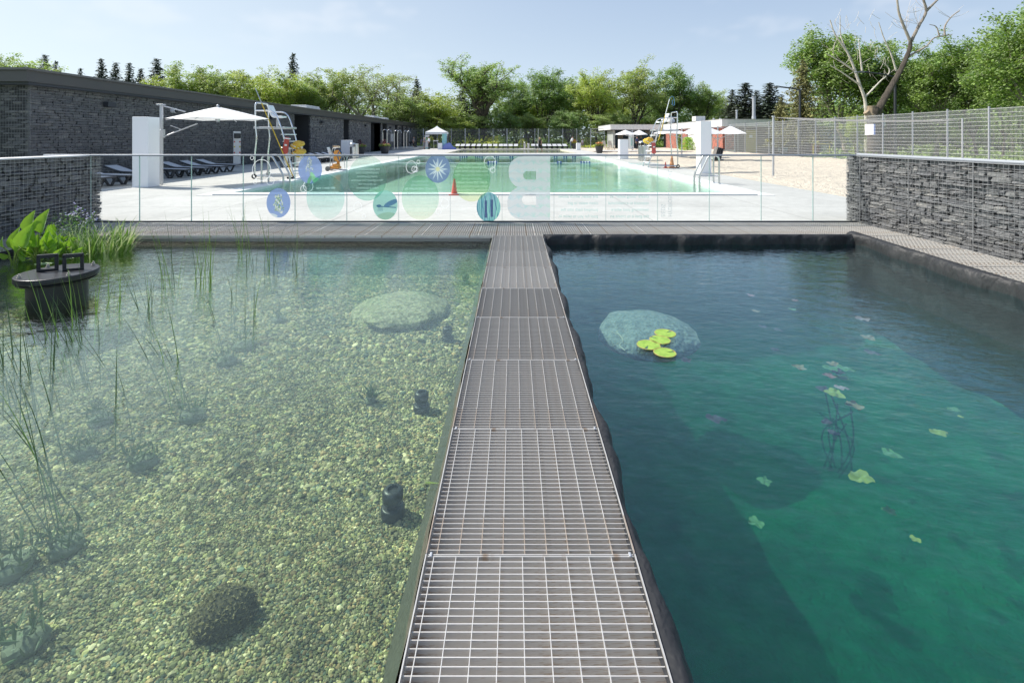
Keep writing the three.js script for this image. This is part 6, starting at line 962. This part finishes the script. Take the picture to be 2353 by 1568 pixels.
// ---- lily pads and drowned leaves ----
{
  const pad = (r, seg = 40) => { const s = new THREE.Shape(); s.moveTo(0.01, 0); for (let i = 0; i <= seg; i++) { const a = 0.14 + (6.283 - 0.28) * i / seg, q = r * (1 + 0.045 * Math.sin(a * 9) + 0.03 * Math.sin(a * 17)); s.lineTo(Math.cos(a) * q, Math.sin(a) * q); } s.closePath(); const g = new THREE.ExtrudeGeometry(s, { depth: 0.003, bevelEnabled: false, curveSegments: 4 }); g.rotateX(-Math.PI / 2); return boxuv(g, r * 2); };
  const padT = tex(256, (u, v) => { const x = (u % 1) - 0.5 + (u < 0 ? 1 : 0), y = v - 0.5, n = fbm(u * 9, v * 9, 9, 4, 120); return [0.62 + 0.25 * (n - 0.5), 0.76 + 0.22 * (n - 0.5), 0.3 + 0.2 * (n - 0.5)]; }, { srgb: true });
  const padM = mk({ c: [0.9, 0.9, 0.75], map: padT, roughness: 0.42, transmission: 0.2, thickness: 0, side: THREE.DoubleSide }, true), rim = mk({ c: [0.4, 0.28, 0.1], roughness: 0.6 });
  const lx = (z) => 1221 + 0.2538 * z, ly = (z) => 524.7 + 0.2538 * z, w = thing('water_lily', 'four round yellow green lily pads floating together on the deep pond', 'water lily', [0, 0, 0]);
  [[1210, 948, 0.098, 0.6], [1163, 1007, 0.094, 2.4], [1060, 1053, 0.103, 4.2], [1207, 1122, 0.095, 0.2]].forEach(([x, y, r, a]) => { const p = onto(lx(x), ly(y), WATER + 0.006); const m = part('pad', pad(r), padM, w); m.position.copy(p); m.rotation.y = a; const q = part('pad_edge', new THREE.TorusGeometry(r * 0.985, 0.0042, 5, 40).rotateX(-Math.PI / 2), rim, m); });
  
  const crumple = (r, k) => { const g = new THREE.RingGeometry(r * 0.02, r, 26, 3); g.rotateX(-Math.PI / 2); const p = g.attributes.position; for (let i = 0; i < p.count; i++) { const x = p.getX(i), z = p.getZ(i), f = 0.55 + 0.8 * vnoise(x / r * 2 + k * 7, z / r * 2, 0, 130); p.setXYZ(i, x * f * 1.2, 0.45 * r * (vnoise(x / r * 2.5, z / r * 2.5 + k, 0, 131) - 0.5), z * f); } g.computeVertexNormals(); return colored(g, [1, 1, 1]); };
  const cg = [0, 1, 2, 3, 4].map((k) => crumple(0.1, k));
  const LM = { r: leafMat([0.34, 0.1, 0.08], 0.3), d: leafMat([0.05, 0.03, 0.035], 0.2), y: leafMat([0.36, 0.37, 0.05], 0.4), g: leafMat([0.09, 0.24, 0.06], 0.4), b: leafMat([0.3, 0.19, 0.08], 0.3), p: leafMat([0.42, 0.24, 0.22], 0.3) }, W = { r: 'reddish brown', d: 'dark purple', y: 'bright yellow green', g: 'green', b: 'brown and yellow', p: 'pinkish' };
  const A = (x, y) => [1221 + 0.2538 * x, 524.7 + 0.2538 * y], Bq = (x, y) => [1755 + 0.2538 * x, 579 + 0.2538 * y], C = (x, y) => [1447.4 + 0.4229 * x, 904.6 + 0.4229 * y];
  const list = [['r', ...A(1395, 1190), 1, -0.15], ['r', ...A(1990, 605), 1.1, -0.22], ['r', ...A(2010, 655), 1, -0.25], ['b', ...A(2030, 745), 0.9, -0.25], ['b', ...A(2030, 855), 1.3, -0.3], ['d', ...A(2100, 885), 1, -0.35], ['d', ...A(2270, 855), 0.9, -0.25], ['d', ...A(2240, 915), 0.9, -0.25], ['r', ...Bq(270, 340), 1, -0.2], ['r', ...Bq(280, 435), 0.9, -0.3], ['r', ...Bq(395, 440), 1, -0.3], ['g', ...Bq(265, 520), 1, -0.35], ['g', ...Bq(410, 515), 1.1, -0.25], ['p', ...Bq(890, 600), 1.4, -0.2], ['p', ...Bq(955, 670), 1.1, -0.25], ['b', ...Bq(955, 770), 1.4, -0.2], ['b', ...Bq(895, 845), 0.9, -0.3], ['d', ...Bq(985, 905), 1.3, -0.35], ['b', ...Bq(60, 815), 1, -0.3], ['d', ...Bq(100, 880), 1, -0.35], ['r', ...Bq(240, 910), 1, -0.35], ['b', ...Bq(330, 1045), 1.3, -0.35], ['g', ...Bq(600, 1045), 1.2, -0.25], ['b', ...Bq(640, 1010), 1.2, -0.28], ['g', ...Bq(745, 1050), 1.2, -0.25], ['d', ...Bq(665, 1080), 1.4, -0.3], ['r', ...Bq(600, 1120), 1.1, -0.3], ['g', ...Bq(710, 1135), 1, -0.35], ['y', ...Bq(645, 1270), 1.5, -0.2], ['p', ...Bq(705, 1222), 0.9, -0.2], ['d', ...Bq(550, 1245), 1.3, -0.3], ['b', ...Bq(830, 1390), 1.4, -0.3], ['g', ...Bq(1715, 1420), 0.9, -0.4], ['y', ...Bq(1780, 1485), 0.4, -0.3], ['d', ...C(470, 130), 1.25, -0.2], ['g', ...C(735, 475), 1.0, -0.5], ['g', ...C(690, 700), 1.0, -0.6], ['y', ...C(1250, 448), 1.5, -0.4], ['g', ...C(1418, 320), 1.2, -0.4], ['y', ...C(1680, 205), 1.1, -0.4], ['g', ...C(1415, 635), 0.9, -0.6], ['y', ...C(1555, 790), 0.6, -0.6], ['d', ...C(1065, 150), 0.9, -0.5], ['d', ...C(1105, 208), 0.9, -0.6]];
  const where = (px, py) => (px < 1700 ? 'near the lily pads and walkway' : py < 800 ? 'toward the far end of the deep pond' : py < 920 ? 'in the middle of the deep pond' : px < 1850 ? 'beside the shadow edge in the deep pond' : 'in the near right of the deep pond');
  list.filter((_, i) => i === 0 || i > 21 || i % 2).forEach(([k, px, py, s, lv], i) => { const p = onto(px, py, WATER + lv - 0.08), t = thing('drowned_leaf', W[k] + ' crumpled lily leaf under water ' + where(px, py), 'leaf', [p.x, p.y, p.z], i * 1.3, 'drowned lily leaves in the deep pond'); const m = part('leaf_blade', cg[i % 5], LM[k], t); m.scale.setScalar(s * 0.46); });
  const rt = thing('drifting_root', 'pale branching root drifting left of the lily pads', 'root', [0, 0, 0]), q = (x, y) => onto(...A(x, y), WATER - 0.1); part('root', [tube([q(770, 930), q(830, 1010), q(800, 1060), q(850, 1105)], 0.007, 20, 5), tube([q(830, 1010), q(740, 1060)], 0.004, 6, 4), tube([q(815, 1040), q(900, 1040)], 0.004, 6, 4), tube([q(790, 960), q(720, 935)], 0.005, 6, 4)], mk({ c: [0.42, 0.34, 0.2] }), rt);
  const an = onto(1399, 552.5, WATER + 0.005); tag(part('floating_leaf', cg[2].clone().scale(1.6, 0.3, 0.8).translate(an.x, an.y, an.z), LM.y), 'yellowish leaf floating under the far black liner of the deep pond', 'leaf');
}
// ---- rocks and fittings under water ----
function rockGeo(r, k, flat = 0.6, det = 4) { const g = new THREE.IcosahedronGeometry(1, det), p = g.attributes.position; for (let i = 0; i < p.count; i++) { const x = p.getX(i), y = p.getY(i), z = p.getZ(i), f = 0.72 + 0.4 * fbm(x * 1.3 + 9 + k * 5, y * 1.3 + z * 1.7 + 7, 0, 3, 140 + k) + 0.14 * fbm(x * 5 + 9, y * 5 + z * 4 + 9, 0, 3, 150 + k); p.setXYZ(i, x * f * r, y * f * r * flat, z * f * r); } g.deleteAttribute('normal'); g.deleteAttribute('uv'); g.computeVertexNormals(); return boxuv(g); }
{
  const rm = (c) => mk({ c, map: lumpT, roughness: 1, bumpMap: lumpT, bumpScale: 0.02 });
  const rock = (label, px, py, lv, r, k, flat, c, sx = 1, turn = 0) => { const p = onto(px, py, lv), m = part('boulder', rockGeo(r, k, flat), rm(c)); m.position.copy(p); m.scale.x = sx; m.rotation.y = turn; return tag(m, label, 'boulder'); };
  const mossy = rock('dark brown mossy boulder on the gravel at the near left of the shallow pond', 515, 1405, LFLOOR + 0.05, 0.115, 1, 0.75, [0.13, 0.11, 0.055], 1.2, 0.6);
  { const L = new Leaves(), p = mossy.geometry.attributes.position, q = mossy.geometry.attributes.normal; for (let i = 0; i < 2600; i++) { const k = Math.floor(rnd() * p.count), s = rr(0.99, 1.07); if (q.getY(k) < -0.3) continue; L.quad(p.getX(k) * s, p.getY(k) * s, p.getZ(k) * s, rr(0.008, 0.02), 0.004, 0.2, rr(0.5, 1.4), [1, 0.95, 0.9]); } stuff(L.build('moss', leafMat([0.17, 0.145, 0.05], 0.2), mossy)); }
  const dark = [[150, 1255, 0.09], [325, 1062, 0.09], [440, 955, 0.1], [560, 795, 0.12], [190, 1040, 0.08], [230, 965, 0.09], [520, 830, 0.1], [640, 735, 0.09], [30, 1300, 0.1], [60, 1475, 0.085], [850, 920, 0.05]];
  dark.forEach(([px, py, r], i) => { const p = onto(px, py, LFLOOR + 0.03), t = thing('submerged_plant', 'dark tufted plant crown rooted in the gravel ' + ['under the lower left rushes', 'left of the two upright stems', 'below the lone long stem', 'under the two stems in open water', 'beside the arching lower left rushes', 'between rushes and the two upright stems', 'below the dark leaning stems', 'behind the round tuft of short reeds', 'at the left edge of the picture', 'in the lower left corner', 'left of the second pipe fitting'][i], 'water plant', [p.x, p.y, p.z], i, 'dark plant crowns on the gravel bed'); part('root_ball', rockGeo(r, i, 0.55, 2), mk({ c: [0.15, 0.17, 0.12], roughness: 1 }), t); const L = new Leaves(); for (let k = 0; k < 50; k++) L.quad(rr(-r, r), rr(0, r), rr(-r, r), rr(0.05, 0.14), 0.008, 0.8, rr(0.6, 1.2), [1, 1, 1]); L.build('leaves', reedD, t); });
  // round concrete slab
  { const p = onto(925, 708, LFLOOR + 0.1), t = thing('flat_stone', 'pale flat stone mound lying on the gravel in the shallow pond', 'stone', [p.x, LFLOOR, p.z]); { const g = rockGeo(0.62, 2, 0.26, 5); part('stone', g.translate(0, 0.06, 0), mk({ c: [0.42, 0.41, 0.32], map: gravelT, roughness: 1 }), t); } }
  const fit = (label, px, py, s) => { const p = onto(px, py, LFLOOR), t = thing('pipe_fitting', label, 'pipe fitting', [p.x, LFLOOR, p.z]); part('lower_collar', lathe([[0, 0], [0.07 * s, 0], [0.075 * s, 0.02], [0.075 * s, 0.06], [0.06 * s, 0.07], [0, 0.07]], 24), mat.blackPlastic, t); part('pipe', cyl(0.045 * s, 0.045 * s, 0.1 * s, 20, 0, 0.06, 0), mat.blackPlastic, t); part('upper_collar', lathe([[0.03 * s, 0], [0.062 * s, 0], [0.066 * s, 0.02], [0.066 * s, 0.06], [0.05 * s, 0.075], [0.034 * s, 0.075]], 24).translate(0, 0.1, 0), mat.blackPlastic, t); };
  fit('black ringed pipe fitting standing on the gravel nearest the walkway', 902, 1185, 1); fit('second black pipe fitting along the walkway side of the shallow pond', 968, 945, 0.95); fit('third black pipe fitting along the walkway side of the shallow pond', 1028, 785, 0.9); fit('farthest black pipe fitting close to the walkway corner', 1069, 655, 0.9);
  const lf = onto(992, 1106, WATER + 0.004); tag(part('floating_leaf', blade(V(lf.x - 0.035, lf.y, lf.z + 0.005), V(1, 0.02, 0.1), 0.08, 0.012, 0, 4, 0.1), reedM), 'small light green blade floating by the left edge of the walkway', 'leaf');
  // deep pond
  { const b = part('stone_block', rockGeo(0.58, 7, 0.34, 5), mk({ c: [0.44, 0.42, 0.3], map: again(lumpT, 0.5), roughness: 1, bumpMap: lumpT, bumpScale: 0.04 }));
    const p = onto(1488, 722, -0.42); b.position.set(p.x, -0.66, p.z); b.rotation.y = -0.45; tag(b, 'pale stone block just under the surface behind the lily pads', 'stone block'); }
  const stems = [[1925, 1010]]; stems.forEach(([px, py], i) => { const p = onto(px, py, -1.6), t = thing('submerged_plant', 'dark tangled lily roots hanging deep under the drowned leaves', 'water plant', [p.x, -2, p.z], 0, 'dark lily roots in the deep pond'), l = []; for (let k = 0; k < 9; k++) l.push(tube([[rr(-0.15, 0.15), 0, rr(-0.15, 0.15)], [rr(-0.12, 0.12), 0.4, rr(-0.12, 0.12)], [rr(-0.2, 0.2), rr(0.6, 0.9), rr(-0.2, 0.2)]], 0.009, 10, 4)); stuff(part('stems', l, mk({ c: [0.03, 0.045, 0.04] }), t)); });
}

renderer.render(scene, camera);
